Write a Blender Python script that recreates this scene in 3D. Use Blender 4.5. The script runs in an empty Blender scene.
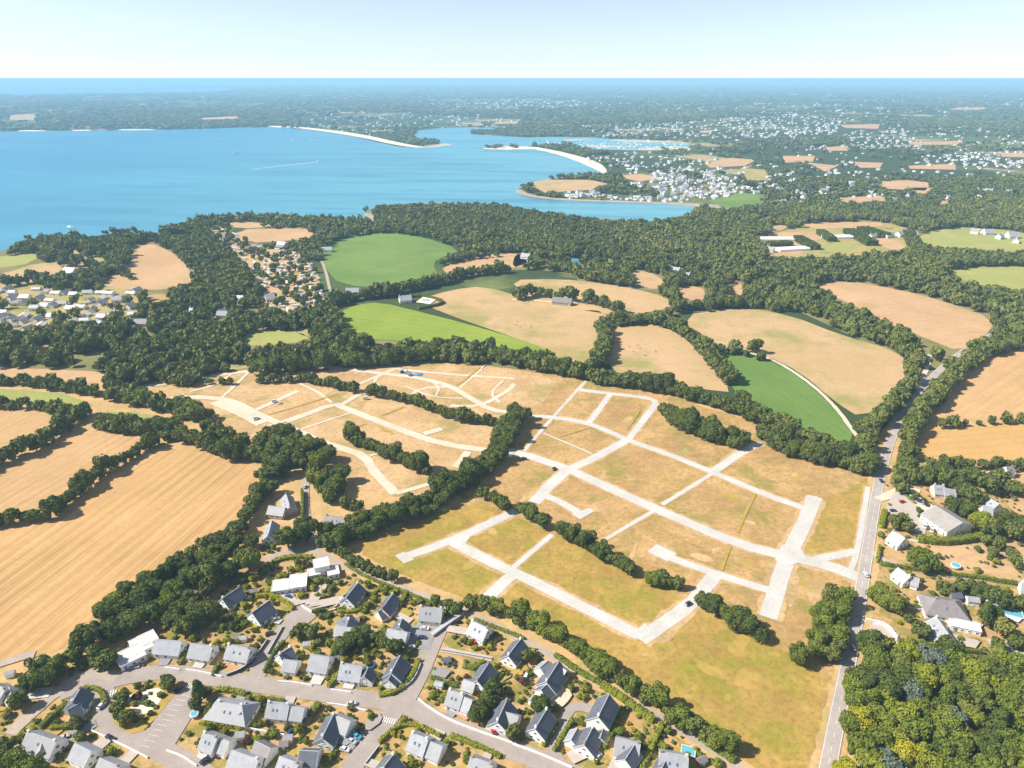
import bpy, math, random
import numpy as np
from mathutils import Vector, Matrix
random.seed(7); rng = np.random.default_rng(7)
sc = bpy.context.scene
COL = sc.collection
PI = math.pi
# ------------------------------------------------------------------ camera
CH = 250.0; F = 700.0; VH = 78.2
TH = math.atan((384 - VH) / F)
CT, ST = math.cos(TH), math.sin(TH)
def P(u, v, z=0.0):
    """picture point -> the point of the horizontal plane at height z seen there"""
    x = (u - 512) / F; y = -(v - 384) / F
    dx, dy, dz = x, CT + y * ST, -ST + y * CT
    t = (z - CH) / dz
    return (dx * t, dy * t)
def to_px(x, y, z=0.0):
    x = np.asarray(x, float); y = np.asarray(y, float)
    zc = y * CT + (CH - z) * ST
    yc = y * ST - (CH - z) * CT
    return 512 + F * x / zc, 384 - F * yc / zc
cam = bpy.data.cameras.new('camera'); co = bpy.data.objects.new('camera', cam); COL.objects.link(co)
co.location = (0, 0, CH); co.rotation_euler = (PI / 2 - TH, 0, 0)
cam.sensor_width = 36; cam.lens = F / 1024 * 36; cam.clip_start = 1; cam.clip_end = 200000
sc.camera = co
# ------------------------------------------------------------------ light
SUN_AZ = math.radians(-93); SUN_EL = math.radians(43)
sv = Vector((math.sin(SUN_AZ) * math.cos(SUN_EL), math.cos(SUN_AZ) * math.cos(SUN_EL), math.sin(SUN_EL)))
sl = bpy.data.lights.new('sun', 'SUN'); sl.energy = 5.0; sl.angle = math.radians(0.5); sl.color = (1, 0.95, 0.87)
so = bpy.data.objects.new('sun', sl); COL.objects.link(so)
so.rotation_euler = sv.to_track_quat('Z', 'Y').to_euler(); so.location = (0, 0, 400)
w = bpy.data.worlds.new('World'); sc.world = w; w.use_nodes = True
nt = w.node_tree
sky = nt.nodes.new('ShaderNodeTexSky'); sky.sky_type = 'NISHITA'; sky.sun_disc = False
sky.sun_elevation = SUN_EL; sky.sun_rotation = SUN_AZ % (2 * PI)
sky.altitude = 3000; sky.air_density = 1.0; sky.dust_density = 0.3; sky.ozone_density = 3.0
bg = nt.nodes['Background']; bg.inputs[1].default_value = 0.088
hs = nt.nodes.new('ShaderNodeHueSaturation'); hs.inputs['Saturation'].default_value = .50; nt.links.new(sky.outputs[0], hs.inputs['Color']); mx = nt.nodes.new('ShaderNodeMix'); mx.data_type = 'RGBA'; mx.blend_type = 'MULTIPLY'; mx.inputs[0].default_value = 1; mx.inputs[7].default_value = (.93, 1.0, 1.10, 1); nt.links.new(hs.outputs[0], mx.inputs[6]); nt.links.new(mx.outputs[2], bg.inputs[0])
sc.view_settings.view_transform = 'Standard'; sc.view_settings.look = 'None'
sc.view_settings.exposure = 0.78; sc.view_settings.gamma = 1
# ------------------------------------------------------------------ materials
MATS = {}
class NB:
    def __init__(s, name):
        s.m = bpy.data.materials.new(name); s.m.use_nodes = True; s.t = s.m.node_tree
        s.b = s.t.nodes['Principled BSDF']; s.b.inputs['Roughness'].default_value = 0.9
        s.b.inputs['Specular IOR Level'].default_value = 0.2
        g = s.t.nodes.new('ShaderNodeNewGeometry'); s.pos = g.outputs['Position']
    def n(s, k, **kw):
        nd = s.t.nodes.new(k)
        for a, b in kw.items(): setattr(nd, a, b)
        return nd
    def put(s, sock, v):
        if isinstance(v, bpy.types.NodeSocket): s.t.links.new(v, sock)
        elif isinstance(v, tuple) and len(v) == 3 and sock.type == 'RGBA': sock.default_value = (*v, 1)
        else: sock.default_value = v
    def noise(s, scale, detail=4, rough=0.55, vec=None, dist=0.0):
        nd = s.n('ShaderNodeTexNoise'); s.put(nd.inputs['Vector'], vec or s.pos)
        nd.inputs['Scale'].default_value = scale; nd.inputs['Detail'].default_value = detail
        nd.inputs['Roughness'].default_value = rough; nd.inputs['Distortion'].default_value = dist
        return nd.outputs['Fac']
    def mix(s, f, a, b):
        nd = s.n('ShaderNodeMix', data_type='RGBA')
        s.put(nd.inputs[0], f); s.put(nd.inputs[6], a); s.put(nd.inputs[7], b)
        return nd.outputs[2]
    def math(s, op, a, b=0.0, c=None, clamp=False):
        nd = s.n('ShaderNodeMath', operation=op, use_clamp=clamp)
        s.put(nd.inputs[0], a); s.put(nd.inputs[1], b)
        if c is not None: s.put(nd.inputs[2], c)
        return nd.outputs[0]
    def ramp(s, v, lo, hi):
        nd = s.n('ShaderNodeMapRange'); s.put(nd.inputs[0], v)
        nd.inputs[1].default_value = lo; nd.inputs[2].default_value = hi
        return nd.outputs[0]
    def mapv(s, rot=0.0, scale=(1, 1, 1)):
        nd = s.n('ShaderNodeMapping'); s.put(nd.inputs[0], s.pos)
        nd.inputs['Rotation'].default_value = (0, 0, rot)
        n2 = s.n('ShaderNodeMapping'); s.put(n2.inputs[0], nd.outputs[0]); n2.inputs['Scale'].default_value = scale
        return n2.outputs[0]
    def done(s, col, rough=None, spec=None):
        s.put(s.b.inputs['Base Color'], col)
        if rough is not None: s.put(s.b.inputs['Roughness'], rough)
        if spec is not None: s.b.inputs['Specular IOR Level'].default_value = spec
        MATS[s.m.name] = s.m
        return s.m
def mul(c, k): return tuple(min(1, a * k) for a in c)
def surf(name, c, c2=None, scale=0.5, rough=0.85, spec=0.2, fine=None, lo=.35, hi=.65):
    """plain surface with soft tone variation"""
    b = NB(name); c2 = c2 or mul(c, 0.82)
    col = b.mix(b.ramp(b.noise(scale, 5), lo, hi), c, c2)
    if fine: col = b.mix(b.math('MULTIPLY', b.ramp(b.noise(fine, 2), .4, .7), .45), col, mul(c2, .75))
    return b.done(col, rough, spec)
def field(name, A, B, C=None, patch=0.012, stripe=None, cs=0.02, ca=.52, cb=.68, fine=.5):
    """dry or green crop: A and B blend in broad patches, C shows in spots, stripe=(dx,dy,period,strength)"""
    b = NB(name)
    col = b.mix(b.ramp(b.noise(patch, 6, .6), .35, .65), A, B)
    if C: col = b.mix(b.ramp(b.noise(cs, 7, .68), ca, cb), col, C)
    col = b.mix(b.math('MULTIPLY', b.ramp(b.noise(.35, 5, .7), .45, .75), fine), col, mul(B, .66))
    col = b.mix(b.math('MULTIPLY', b.ramp(b.noise(.085, 8, .72), .50, .66), fine * .55), col, mul(B, .72))
    col = b.mix(b.math('MULTIPLY', b.ramp(b.noise(.13, 8, .72), .54, .70), fine * .5), col, mul(A, 1.22))
    if stripe:
        dx, dy, per, k = stripe
        l = math.hypot(dx, dy); nx, ny = -dy / l, dx / l
        d = b.n('ShaderNodeVectorMath', operation='DOT_PRODUCT'); b.put(d.inputs[0], b.pos); d.inputs[1].default_value = (nx, ny, 0)
        wob = b.math('MULTIPLY', b.noise(.006, 2), 9.0)
        v = b.math('MULTIPLY', b.math('ADD', d.outputs['Value'], wob), 2 * PI / per)
        s1 = b.math('MULTIPLY_ADD', b.math('SINE', v), .5, .5)
        s2 = b.math('MULTIPLY_ADD', b.math('SINE', b.math('MULTIPLY', v, 2.63)), .5, .5)
        an = math.atan2(dy, dx)
        st = b.noise(1.0, 3, .6, b.mapv(-an, (.012, .45, 1)))
        f = b.math('MULTIPLY', b.math('ADD', b.math('MULTIPLY', s1, .55), b.math('MULTIPLY', s2, .3)), b.ramp(b.noise(.02, 3), .2, .7))
        f = b.math('ADD', f, b.math('MULTIPLY', b.ramp(st, .4, .7), .6))
        col = b.mix(b.math('MULTIPLY', f, k, clamp=True), col, mul(B, .62))
    return b.done(col, .95, .05)
def dirv(a, b):
    p, q = P(*a), P(*b); return (q[0] - p[0], q[1] - p[1])
STUB = (.60, .37, .165); STUB2 = (.51, .305, .125)
field('stubble_near', STUB, STUB2, stripe=(*dirv((25, 585), (185, 465)), 8.0, .75))
field('stubble_mid', (.57, .36, .17), (.48, .295, .135), stripe=(*dirv((0, 505), (110, 440)), 7.0, .5))
field('stubble', (.56, .355, .19), (.47, .295, .15), (.38, .28, .115), patch=.01, cs=.012, stripe=(1, .3, 12, .28))
field('stubble_orange', (.60, .36, .13), (.52, .31, .11), stripe=(1, .12, 9, .3))
field('stubble_right', (.59, .37, .175), (.50, .305, .135), stripe=(*dirv((925, 415), (1024, 350)), 10, .4))
field('pasture_dry', (.52, .34, .185), (.43, .295, .135), (.29, .26, .085), cs=.009, ca=.50, cb=.62)
field('grass_green', (.19, .27, .065), (.13, .21, .05), (.30, .27, .10), cs=.01, ca=.58, cb=.75, stripe=(1, .5, 14, .3))
field('grass_bright', (.27, .33, .045), (.20, .27, .04), (.26, .28, .06), cs=.02, stripe=(*dirv((350, 320), (545, 352)), 12, .3))
field('crop_dark', (.16, .25, .055), (.125, .205, .045), stripe=(*dirv((715, 350), (840, 440)), 8, .35))
field('grass_olive', (.33, .33, .10), (.28, .29, .08), (.40, .33, .13), cs=.02)
field('site_straw', (.53, .335, .14), (.36, .22, .085), (.27, .225, .06), patch=.028, cs=.034, ca=.50, cb=.62, fine=1.0)
field('site_dirt', (.58, .385, .20), (.44, .28, .13), (.32, .26, .09), patch=.03, cs=.025, ca=.53, cb=.62, fine=.9)
field('site_gold', (.45, .29, .075), (.33, .21, .06), (.25, .235, .03), patch=.028, cs=.03, ca=.46, cb=.62, fine=1.0)
field('verge', (.58, .36, .17), (.44, .30, .13), (.30, .27, .08), patch=.06, cs=.08)
field('garden', (.43, .255, .09), (.48, .32, .155), (.20, .19, .035), patch=.07, cs=.075, ca=.49, cb=.56, fine=1.0)
field('lawn', (.36, .27, .055), (.44, .28, .08), (.22, .225, .035), patch=.09, cs=.12, fine=.75)
field('undergrowth', (.17, .16, .06), (.26, .21, .09), (.10, .12, .04))
field('clearing', (.30, .27, .08), (.42, .31, .13), (.16, .18, .05), cs=.03)
surf('gravel', (.56, .535, .49), (.47, .44, .39), .06, fine=1.2)
surf('dirt_track', (.66, .56, .43), (.56, .45, .32), .05, fine=.8)
surf('asphalt', (.37, .31, .27), (.31, .26, .225), .12, fine=1.5)
surf('asphalt_main', (.43, .37, .32), (.35, .30, .265), .1, fine=.9)
surf('lane', (.44, .35, .27), (.34, .285, .235), .1, fine=1)
surf('paving', (.50, .42, .35), (.42, .36, .30), .2, fine=2)
surf('paving_grey', (.30, .285, .28), (.25, .24, .235), .2, fine=2)
surf('paint', (.75, .75, .73), (.62, .62, .6), 1)
surf('sand', (.80, .68, .50), (.72, .60, .43), .3)
surf('mud_sand', (.50, .42, .32), (.42, .37, .30), .01)
surf('foam', (.62, .74, .80), (.30, .48, .60), .03)
surf('mud', (.30, .36, .40), (.42, .42, .40), .004)
surf('beach', (.74, .63, .47), (.66, .55, .41), .01)
surf('rock', (.46, .36, .26), (.30, .24, .18), .05, fine=.2)
surf('brick_paving', (.55, .30, .22), (.48, .26, .2), .5)
surf('white_wall', (.88, .85, .80), (.80, .77, .72), .15, fine=1.1)
surf('cream_wall', (.74, .64, .46), (.68, .58, .42), .15)
surf('stone_wall', (.42, .37, .31), (.32, .28, .23), .9, fine=2.5)
surf('dark_wall', (.10, .10, .11), (.07, .07, .08), .5)
def slate(name, c):
    b = NB(name); rn = b.ramp(b.n('ShaderNodeObjectInfo').outputs['Random'], 0, 1)
    col = b.mix(b.ramp(b.noise(.35, 4), .35, .7), c, mul(c, .72))
    col = b.mix(b.math('MULTIPLY', b.ramp(b.noise(3.0, 2), .45, .7), .4), col, mul(c, 1.45))
    wv = b.n('ShaderNodeTexWave', wave_type='BANDS', bands_direction='Z'); b.put(wv.inputs[0], b.pos); wv.inputs['Scale'].default_value = 1.1
    col = b.mix(b.math('MULTIPLY', wv.outputs['Fac'], .16), col, mul(c, .5))
    return b.done(b.mix(b.math('MULTIPLY', rn, .5), col, tuple(q * k for q, k in zip(c, (.74, .70, .64)))), .5, .45)
slate('slate', (.36, .365, .385)); slate('slate_dark_shaded', (.125, .135, .165)); slate('slate_brown', (.25, .22, .22)); slate('fibre_roof', (.36, .33, .30))  # dark slate: same slate with the shade of sun-averted slopes put into its colour
surf('flat_roof', (.60, .575, .54), (.50, .48, .45), .3)
surf('white_paint', (.82, .82, .81), (.76, .76, .75), .5, .4)
surf('brick', (.42, .30, .24), (.34, .24, .2), 2)
surf('wood_door', (.28, .20, .14), None, 2); surf('blue_door', (.12, .20, .32), None, 2)
surf('dark_metal', (.04, .04, .045), None, 2, .45); surf('zinc', (.45, .47, .5), None, 1, .35, .5)
def gloss(name, c, rough=.2, spec=.6):
    b = NB(name); return b.done(b.mix(b.ramp(b.noise(2), .3, .7), c, mul(c, .9)), rough, spec)
gloss('glass', (.03, .04, .055), .08, .8); gloss('skylight', (.10, .13, .18), .08, .9)
gloss('tyre', (.02, .02, .02), .8); gloss('lamp_glass', (.75, .75, .72))
CARC = {'white': (.75, .75, .74), 'black': (.025, .027, .032), 'grey': (.28, .29, .3), 'blue': (.05, .11, .32), 'teal': (.05, .34, .45), 'red': (.50, .03, .03), 'dark blue': (.03, .05, .12), 'silver': (.5, .51, .52)}
for k, v in CARC.items(): gloss('car_' + k.replace(' ', '_'), v, .28)
gloss('pool_water', (.12, .40, .47), .1, .5); gloss('trampoline_mat', (.03, .05, .08), .5); gloss('teal_cloth', (.02, .35, .28), .7); gloss('blue_cloth', (.06, .22, .5), .6)
surf('cow_hide', (.12, .06, .03), (.6, .55, .5), .8)
# sea
b = NB('sea_water')
big = b.ramp(b.noise(1.0, 5, .6, b.mapv(.05, (.0007, .0035, 1))), .32, .68)
sep = b.n('ShaderNodeSeparateXYZ'); b.put(sep.inputs[0], b.pos)
shal = b.ramp(b.math('ADD', sep.outputs[0], b.math('MULTIPLY', sep.outputs[1], .1)), -1300.0, 1100.0)
deep = b.mix(big, (.008, .155, .265), (.025, .235, .35))
col = b.mix(shal, deep, (.17, .40, .44))
col = b.mix(b.math('MULTIPLY', b.ramp(b.noise(1.0, 4, .6, b.mapv(.1, (.003, .02, 1))), .46, .66), .65), col, (.02, .165, .28))
bp = b.n('ShaderNodeBump'); bp.inputs['Strength'].default_value = .3; bp.inputs['Distance'].default_value = 1.0
b.put(bp.inputs['Height'], b.noise(.12, 4)); b.t.links.new(bp.outputs[0], b.b.inputs['Normal'])
b.done(col, .35, .22)
# countryside seen far away
b = NB('countryside')
vo = b.n('ShaderNodeTexVoronoi'); b.put(vo.inputs['Vector'], b.pos); vo.inputs['Scale'].default_value = .0055
cr = b.n('ShaderNodeValToRGB'); b.put(cr.inputs[0], vo.outputs['Color'])
e = cr.color_ramp; e.interpolation = 'CONSTANT'
e.elements[0].position = 0; e.elements[0].color = (.09, .12, .04, 1); e.elements[1].position = .45; e.elements[1].color = (.15, .18, .06, 1)
x = e.elements.new(.66); x.color = (.42, .31, .17, 1); x = e.elements.new(.80); x.color = (.16, .19, .06, 1)
woods = b.ramp(b.noise(.0012, 8, .62), .44, .50)
col = b.mix(woods, cr.outputs[0], (.05, .07, .028))
col = b.mix(b.math('MULTIPLY', b.ramp(b.noise(.02, 4), .4, .7), .5), col, (.05, .065, .025))
b.done(col, 1.0, .0)
# foliage
def foliage(name, d, m, l, attr=False):
    b = NB(name)
    if attr:
        a = b.n('ShaderNodeAttribute'); a.attribute_name = 'tint'; r = a.outputs['Fac']
    else:
        r = b.n('ShaderNodeObjectInfo').outputs['Random']
    c = b.mix(b.ramp(r, 0, .6), d, m); c = b.mix(b.ramp(r, .6, 1.0), c, l)
    f = b.ramp(b.noise(.55, 3), .3, .7)
    c = b.mix(b.math('MULTIPLY', f, .6), c, mul(l, 1.25))
    c = b.mix(b.math('MULTIPLY', b.ramp(b.noise(2.2, 2), .4, .65), .4), c, mul(d, .7))
    b.b.inputs['Subsurface Weight'].default_value = 0
    tr = b.n('ShaderNodeBsdfTranslucent'); b.put(tr.inputs[0], c)
    ms = b.n('ShaderNodeMixShader'); ms.inputs[0].default_value = .18
    b.done(c, .75, .12)
    b.t.links.new(b.b.outputs[0], ms.inputs[1]); b.t.links.new(tr.outputs[0], ms.inputs[2])
    b.t.links.new(ms.outputs[0], b.t.nodes['Material Output'].inputs[0])
    return b.m
foliage('leaves_dark', (.064, .092, .020), (.098, .130, .025), (.155, .175, .034))
foliage('leaves_mid', (.115, .150, .022), (.155, .19, .026), (.21, .235, .034))
foliage('leaves_light', (.18, .215, .022), (.23, .25, .026), (.29, .29, .034))
foliage('leaves_yellow', (.33, .31, .02), (.33, .31, .025), (.38, .34, .03))
foliage('leaves_silver', (.13, .16, .11), (.17, .20, .15), (.20, .22, .17))
foliage('leaves_red', (.10, .04, .03), (.14, .06, .04), (.16, .08, .05))
foliage('leaves_wood', (.064, .098, .025), (.13, .16, .036), (.245, .235, .050), True)
surf('bark', (.14, .10, .07), (.09, .07, .05), 1.5)
M = MATS
# ------------------------------------------------------------------ mesh helpers
class MB:
    def __init__(s): s.v = []; s.f = []; s.m = []
    def add(s, vs, fs, mi=0):
        o = len(s.v); s.v += [tuple(p) for p in vs]; s.f += [tuple(i + o for i in f) for f in fs]; s.m += [mi] * len(fs)
    def box(s, x0, y0, z0, x1, y1, z1, mi=0):
        s.add([(x0, y0, z0), (x1, y0, z0), (x1, y1, z0), (x0, y1, z0), (x0, y0, z1), (x1, y0, z1), (x1, y1, z1), (x0, y1, z1)],
              [(3, 2, 1, 0), (4, 5, 6, 7), (0, 1, 5, 4), (1, 2, 6, 5), (2, 3, 7, 6), (3, 0, 4, 7)], mi)
    def cyl(s, c, r, z0, z1, n=10, r2=None, axis='z', mi=0):
        r2 = r if r2 is None else r2; vs = []
        for z, rr in ((z0, r), (z1, r2)):
            for i in range(n):
                a = 2 * PI * i / n; p = (rr * math.cos(a), rr * math.sin(a), z)
                if axis == 'y': p = (p[0], p[2], p[1])
                vs.append((p[0] + c[0], p[1] + c[1], p[2] + c[2]))
        s.add(vs, [(i, (i + 1) % n, n + (i + 1) % n, n + i) for i in range(n)] + [tuple(range(n - 1, -1, -1)), tuple(range(n, 2 * n))], mi)
    def tube(s, pts, rad, n=6, mi=0):
        vs = []; k = len(pts)
        for i, p in enumerate(pts):
            a = Vector(pts[max(i - 1, 0)]); c = Vector(pts[min(i + 1, k - 1)]); d = (c - a).normalized()
            q = d.to_track_quat('Z', 'Y')
            for j in range(n):
                t = 2 * PI * j / n; vs.append(tuple(Vector(p) + q @ Vector((rad[i] * math.cos(t), rad[i] * math.sin(t), 0))))
        fs = [(i * n + j, i * n + (j + 1) % n, (i + 1) * n + (j + 1) % n, (i + 1) * n + j) for i in range(k - 1) for j in range(n)]
        s.add(vs, fs + [tuple(range((k - 1) * n, k * n))], mi)
    def mesh(s, name, mats):
        me = bpy.data.meshes.new(name); me.from_pydata(s.v, [], s.f)
        for m in (mats if isinstance(mats, (list, tuple)) else [mats]): me.materials.append(M[m] if isinstance(m, str) else m)
        me.polygons.foreach_set('material_index', s.m); me.update(); return me
def link(name, me, parent=None, loc=None, rot=None):
    o = bpy.data.objects.new(name, me); COL.objects.link(o)
    if parent: o.parent = parent
    if loc: o.location = loc
    if rot is not None: o.rotation_euler = (0, 0, rot)
    return o
def tag(o, label, cat, group=None, kind=None):
    if label: o['label'] = label
    if cat: o['category'] = cat
    if group: o['group'] = group
    if kind: o['kind'] = kind
    return o
def chaikin(p, n=1, closed=True):
    for _ in range(n):
        q = []; k = len(p); r = range(k) if closed else range(k - 1)
        if not closed: q.append(p[0])
        for i in r:
            a, c = p[i], p[(i + 1) % k]
            q += [(a[0] * .75 + c[0] * .25, a[1] * .75 + c[1] * .25), (a[0] * .25 + c[0] * .75, a[1] * .25 + c[1] * .75)]
        if not closed: q.append(p[-1])
        p = q
    return p
def parse(s): return [tuple(float(t) for t in q.split(',')) for q in s.split()]
def sheet(name, pts, mat, z, smooth=1, label=None):
    """flat ground sheet from a picture outline; kind structure"""
    px = chaikin(parse(pts) if isinstance(pts, str) else pts, smooth)
    w_ = [P(*p) for p in px]
    a = sum(w_[i][0] * w_[(i + 1) % len(w_)][1] - w_[(i + 1) % len(w_)][0] * w_[i][1] for i in range(len(w_)))
    if a < 0: w_ = w_[::-1]
    mb = MB(); mb.add([(x, y, z) for x, y in w_], [tuple(range(len(w_)))])
    o = link(name, mb.mesh(name, mat)); tag(o, label, None, kind='structure'); return o
def strip_world(w_, width):
    """left and right edges of a ribbon"""
    L, R = [], []; k = len(w_)
    ws = width if isinstance(width, (list, tuple)) else [width] * k
    for i in range(k):
        a = w_[max(i - 1, 0)]; c = w_[min(i + 1, k - 1)]; dx, dy = c[0] - a[0], c[1] - a[1]; l = math.hypot(dx, dy) or 1
        nx, ny = -dy / l * ws[i] / 2, dx / l * ws[i] / 2
        L.append((w_[i][0] + nx, w_[i][1] + ny)); R.append((w_[i][0] - nx, w_[i][1] - ny))
    return L, R
ROADS = []   # (points, half width) in metres, for keeping plants off
def road(name, pts, width, mat, z, smooth=1, label=None, keep=True):
    px = parse(pts) if isinstance(pts, str) else pts
    w_ = chaikin([P(*p) for p in px], smooth, False); base = w_
    if name in ('site_road', 'dirt_track', 'verge', 'path', 'dirt_margin'):          # ragged gravel edges
        q = [w_[0]]
        for a, c in zip(w_[:-1], w_[1:]):
            k = max(1, int(math.hypot(c[0] - a[0], c[1] - a[1]) / 4)); q += [(a[0] + (c[0] - a[0]) * i / k, a[1] + (c[1] - a[1]) * i / k) for i in range(1, k + 1)]
        w_ = q
        amp = {'site_road': .045, 'dirt_margin': .22}.get(name, .10)
        L, R = strip_world(w_, [width * (1 + random.uniform(-amp, amp)) for _ in w_]); _, R = strip_world(w_, [width * (1 + random.uniform(-amp, amp)) for _ in w_])
    else: L, R = strip_world(w_, width)
    mb = MB(); n = len(w_)
    mb.add([(x, y, z) for x, y in L + R], [(n + i, n + i + 1, i + 1, i) for i in range(n - 1)])
    if keep: ROADS.append((np.array(base), width / 2))
    o = link(name, mb.mesh(name, mat)); tag(o, label, None, kind='structure'); return base
def inpoly(px, py, poly):
    px = np.asarray(px, float); py = np.asarray(py, float); n = len(poly)
    if px.size == 1:
        x, y, c = float(px.ravel()[0]), float(py.ravel()[0]), False; x0, y0 = poly[-1]
        for x1, y1 in poly:
            if (y0 > y) != (y1 > y) and x < (x1 - x0) * (y - y0) / (y1 - y0) + x0: c = not c
            x0, y0 = x1, y1
        return c
    us, vs_ = [p[0] for p in poly], [p[1] for p in poly]; out = np.zeros(px.shape, bool)
    id_ = np.where((px >= min(us)) & (px <= max(us)) & (py >= min(vs_)) & (py <= max(vs_)))[0]
    if not len(id_): return out
    X, Y = px[id_], py[id_]; r = np.zeros(X.shape, bool)
    for i in range(n):
        x0, y0 = poly[i]; x1, y1 = poly[(i + 1) % n]
        if y0 == y1: continue
        r ^= ((y0 > Y) != (y1 > Y)) & (X < (x1 - x0) * (Y - y0) / (y1 - y0) + x0)
    out[id_] = r; return out
def roaddist(x, y, roads=None):
    x = np.asarray(x, float); y = np.asarray(y, float); d = np.full(x.shape, 1e9)
    for w_, h in (ROADS if roads is None else roads):
        w_ = np.asarray(w_); lo, hi = w_.min(0) - 40, w_.max(0) + 40
        if x.size == 1:
            if not (lo[0] < x[0] < hi[0] and lo[1] < y[0] < hi[1]): continue
            a = w_[:-1]; ab = w_[1:] - a; t = ((x[0] - a[:, 0]) * ab[:, 0] + (y[0] - a[:, 1]) * ab[:, 1]) / np.maximum((ab ** 2).sum(1), 1e-6)
            t = np.minimum(1, np.maximum(0, t)); d[0] = min(d[0], np.hypot(x[0] - a[:, 0] - t * ab[:, 0], y[0] - a[:, 1] - t * ab[:, 1]).min() - h); continue
        id_ = np.where((x > lo[0]) & (x < hi[0]) & (y > lo[1]) & (y < hi[1]))[0]
        if not len(id_): continue
        xx, yy, dd = x[id_], y[id_], d[id_]
        for a, c in zip(w_[:-1], w_[1:]):
            ab = c - a; t = np.minimum(1, np.maximum(0, ((xx - a[0]) * ab[0] + (yy - a[1]) * ab[1]) / max(ab @ ab, 1e-6)))
            dd = np.minimum(dd, np.hypot(xx - a[0] - t * ab[0], yy - a[1] - t * ab[1]) - h)
        d[id_] = dd
    return d
ONES = 'first second third fourth fifth sixth seventh eighth ninth tenth eleventh twelfth thirteenth fourteenth fifteenth sixteenth seventeenth eighteenth nineteenth'.split()
def ordn(i):
    if i < 19: return ONES[i]
    n = i + 1; t = ['', '', 'twent', 'thirt', 'fort', 'fift', 'sixt', 'sevent', 'eight', 'ninet'][n // 10 % 10] if n < 100 else ''
    if n >= 100: return 'hundred and ' + ordn(n - 101) if n > 100 else 'hundredth'
    return t + 'ieth' if n % 10 == 0 else t + 'y-' + ONES[n % 10 - 1]
# ------------------------------------------------------------------ terrain
mb = MB(); rs = [0, 60, 120, 200, 300, 420, 560, 740, 960, 1250, 1600, 2100, 2700, 3500, 4500, 6000, 8000, 10500, 13500, 17000, 21000, 26000, 32000, 42000, 58000, 90000]
na = 96; vs = []; fs = []
ph = rng.uniform(0, 6.28, 12)
for i, r in enumerate(rs):
    for j in range(na):
        a = 2 * PI * j / na; z = 0
        if r > 12000:
            hgt = .5 + .5 * math.sin(a * 9 + ph[i % 12]); hgt *= .5 + .5 * math.sin(a * 23 + ph[(i + 3) % 12] * 2)
            z = hgt * min(1, (r - 12000) / 9000) * 24
            if math.cos(a) < -.22: z *= .12
        vs.append((r * math.cos(a), r * math.sin(a), z))
for i in range(len(rs) - 1):
    for j in range(na):
        j2 = (j + 1) % na; fs.append((i * na + j, (i + 1) * na + j, (i + 1) * na + j2, i * na + j2))
mb.add(vs, fs[na:]); mb.add([vs[na + j] for j in range(na)], [tuple(range(na))])
tag(link('ground', mb.mesh('ground', 'countryside')), 'patchwork countryside of fields and woods reaching the horizon', None, kind='structure')
# sea, lagoon and river mouth
SEA = parse('-400,262 -60,254 0,252 14,248 16,243 45,239 90,237 118,233 160,234 163,229 185,223 215,219 256,217 300,219 350,222 372,221 362,214 376,207 390,205 440,204 500,205 540,212 590,218 640,222 672,220 690,217 698,209 700,207 680,205 640,203 600,201.5 560,200.5 535,199 518,195 516,190 528,185 545,180 580,176 598,177 607,173 590,165 572,158 550,152 530,148 505,148 480,149 490,147 520,147.5 540,145 560,144.5 600,143 612,140 600,137.5 560,137 520,137.5 505,136 470,134.5 473,131 500,129 480,127 440,128 418,130 412,137 420,141 440,142 436,145 425,147 415,148 400,147 385,144 360,138 330,133 300,129 270,127 240,127.5 200,129 150,130 100,130.5 60,131 0,131.5 -60,132 -900,135 -1500,262')
sheet('sea', SEA, 'sea_water', .45, 1, 'blue bay with shallow turquoise water near the sandbar')
FARSEA = parse('-900,96 -60,95 0,95 60,94.5 150,93.5 220,92 245,88.5 256,86 240,84 180,82.6 0,82 -900,82')
sheet('sea', FARSEA, 'sea_water', .7, 1, 'thin strip of pale sea beyond the far shore')
LAKE = parse('560,257 575,258 590,263 586,266 570,263')
sheet('pond', LAKE, 'sea_water', .5, 1, 'small dark pond inside the wood')
BEACHES = ['266,127 300,128.4 330,132.4 362,137.6 392,144.4 415,148 424,147 412,145.2 396,142 372,136.4 340,131.2 300,126.8 272,125.8',
           '500,147.3 530,148.5 552,153 574,160 592,168 606,175 608,171 600,163 580,156.5 555,150.5 535,147 505,146.5',
           '18,130.6 32,130.2 46,130.6 46,131.3 18,131.5', '72,130 90,129.8 92,130.8 72,131', '118,129.4 140,129.2 156,129.6 156,130.2 118,130.4',
           '515,194 540,199.5 600,202.2 660,203.8 700,207.5 735,210 740,207 700,203.5 640,201.5 560,199 530,195 518,188',
           '362,214.5 372,222 390,224 395,219 380,213 372,210']
for i, bpts in enumerate(BEACHES): sheet('beach' if i < 5 else 'rocky_shore', bpts, 'beach' if i < 5 else 'rock', .75, 1)
sheet('sea', '556,140.5 600,138.6 640,139.6 690,142.6 688,149.4 640,151 590,149 560,146', 'sea_water', .5, 1, 'pale tidal lagoon behind the sand spit')
for mp in ('600,139.4 650,140.2 690,143 668,143.2 620,141.6', '640,147.6 686,146.4 690,149 660,150.4 636,150.6', '575,145.6 612,145.4 640,146.8 600,148', '560,139.8 598,138.4 570,141.6'):
    sheet('mudflat', mp, 'mud_sand', .8, 1)
sheet('sandbank', '422,145 440,143.4 456,144.6 436,147.4 418,148.4', 'mud_sand', .8, 1)
sheet('sandbank', '478,148.6 500,146.8 540,147 538,149 500,150', 'beach', .8, 1)
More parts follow.
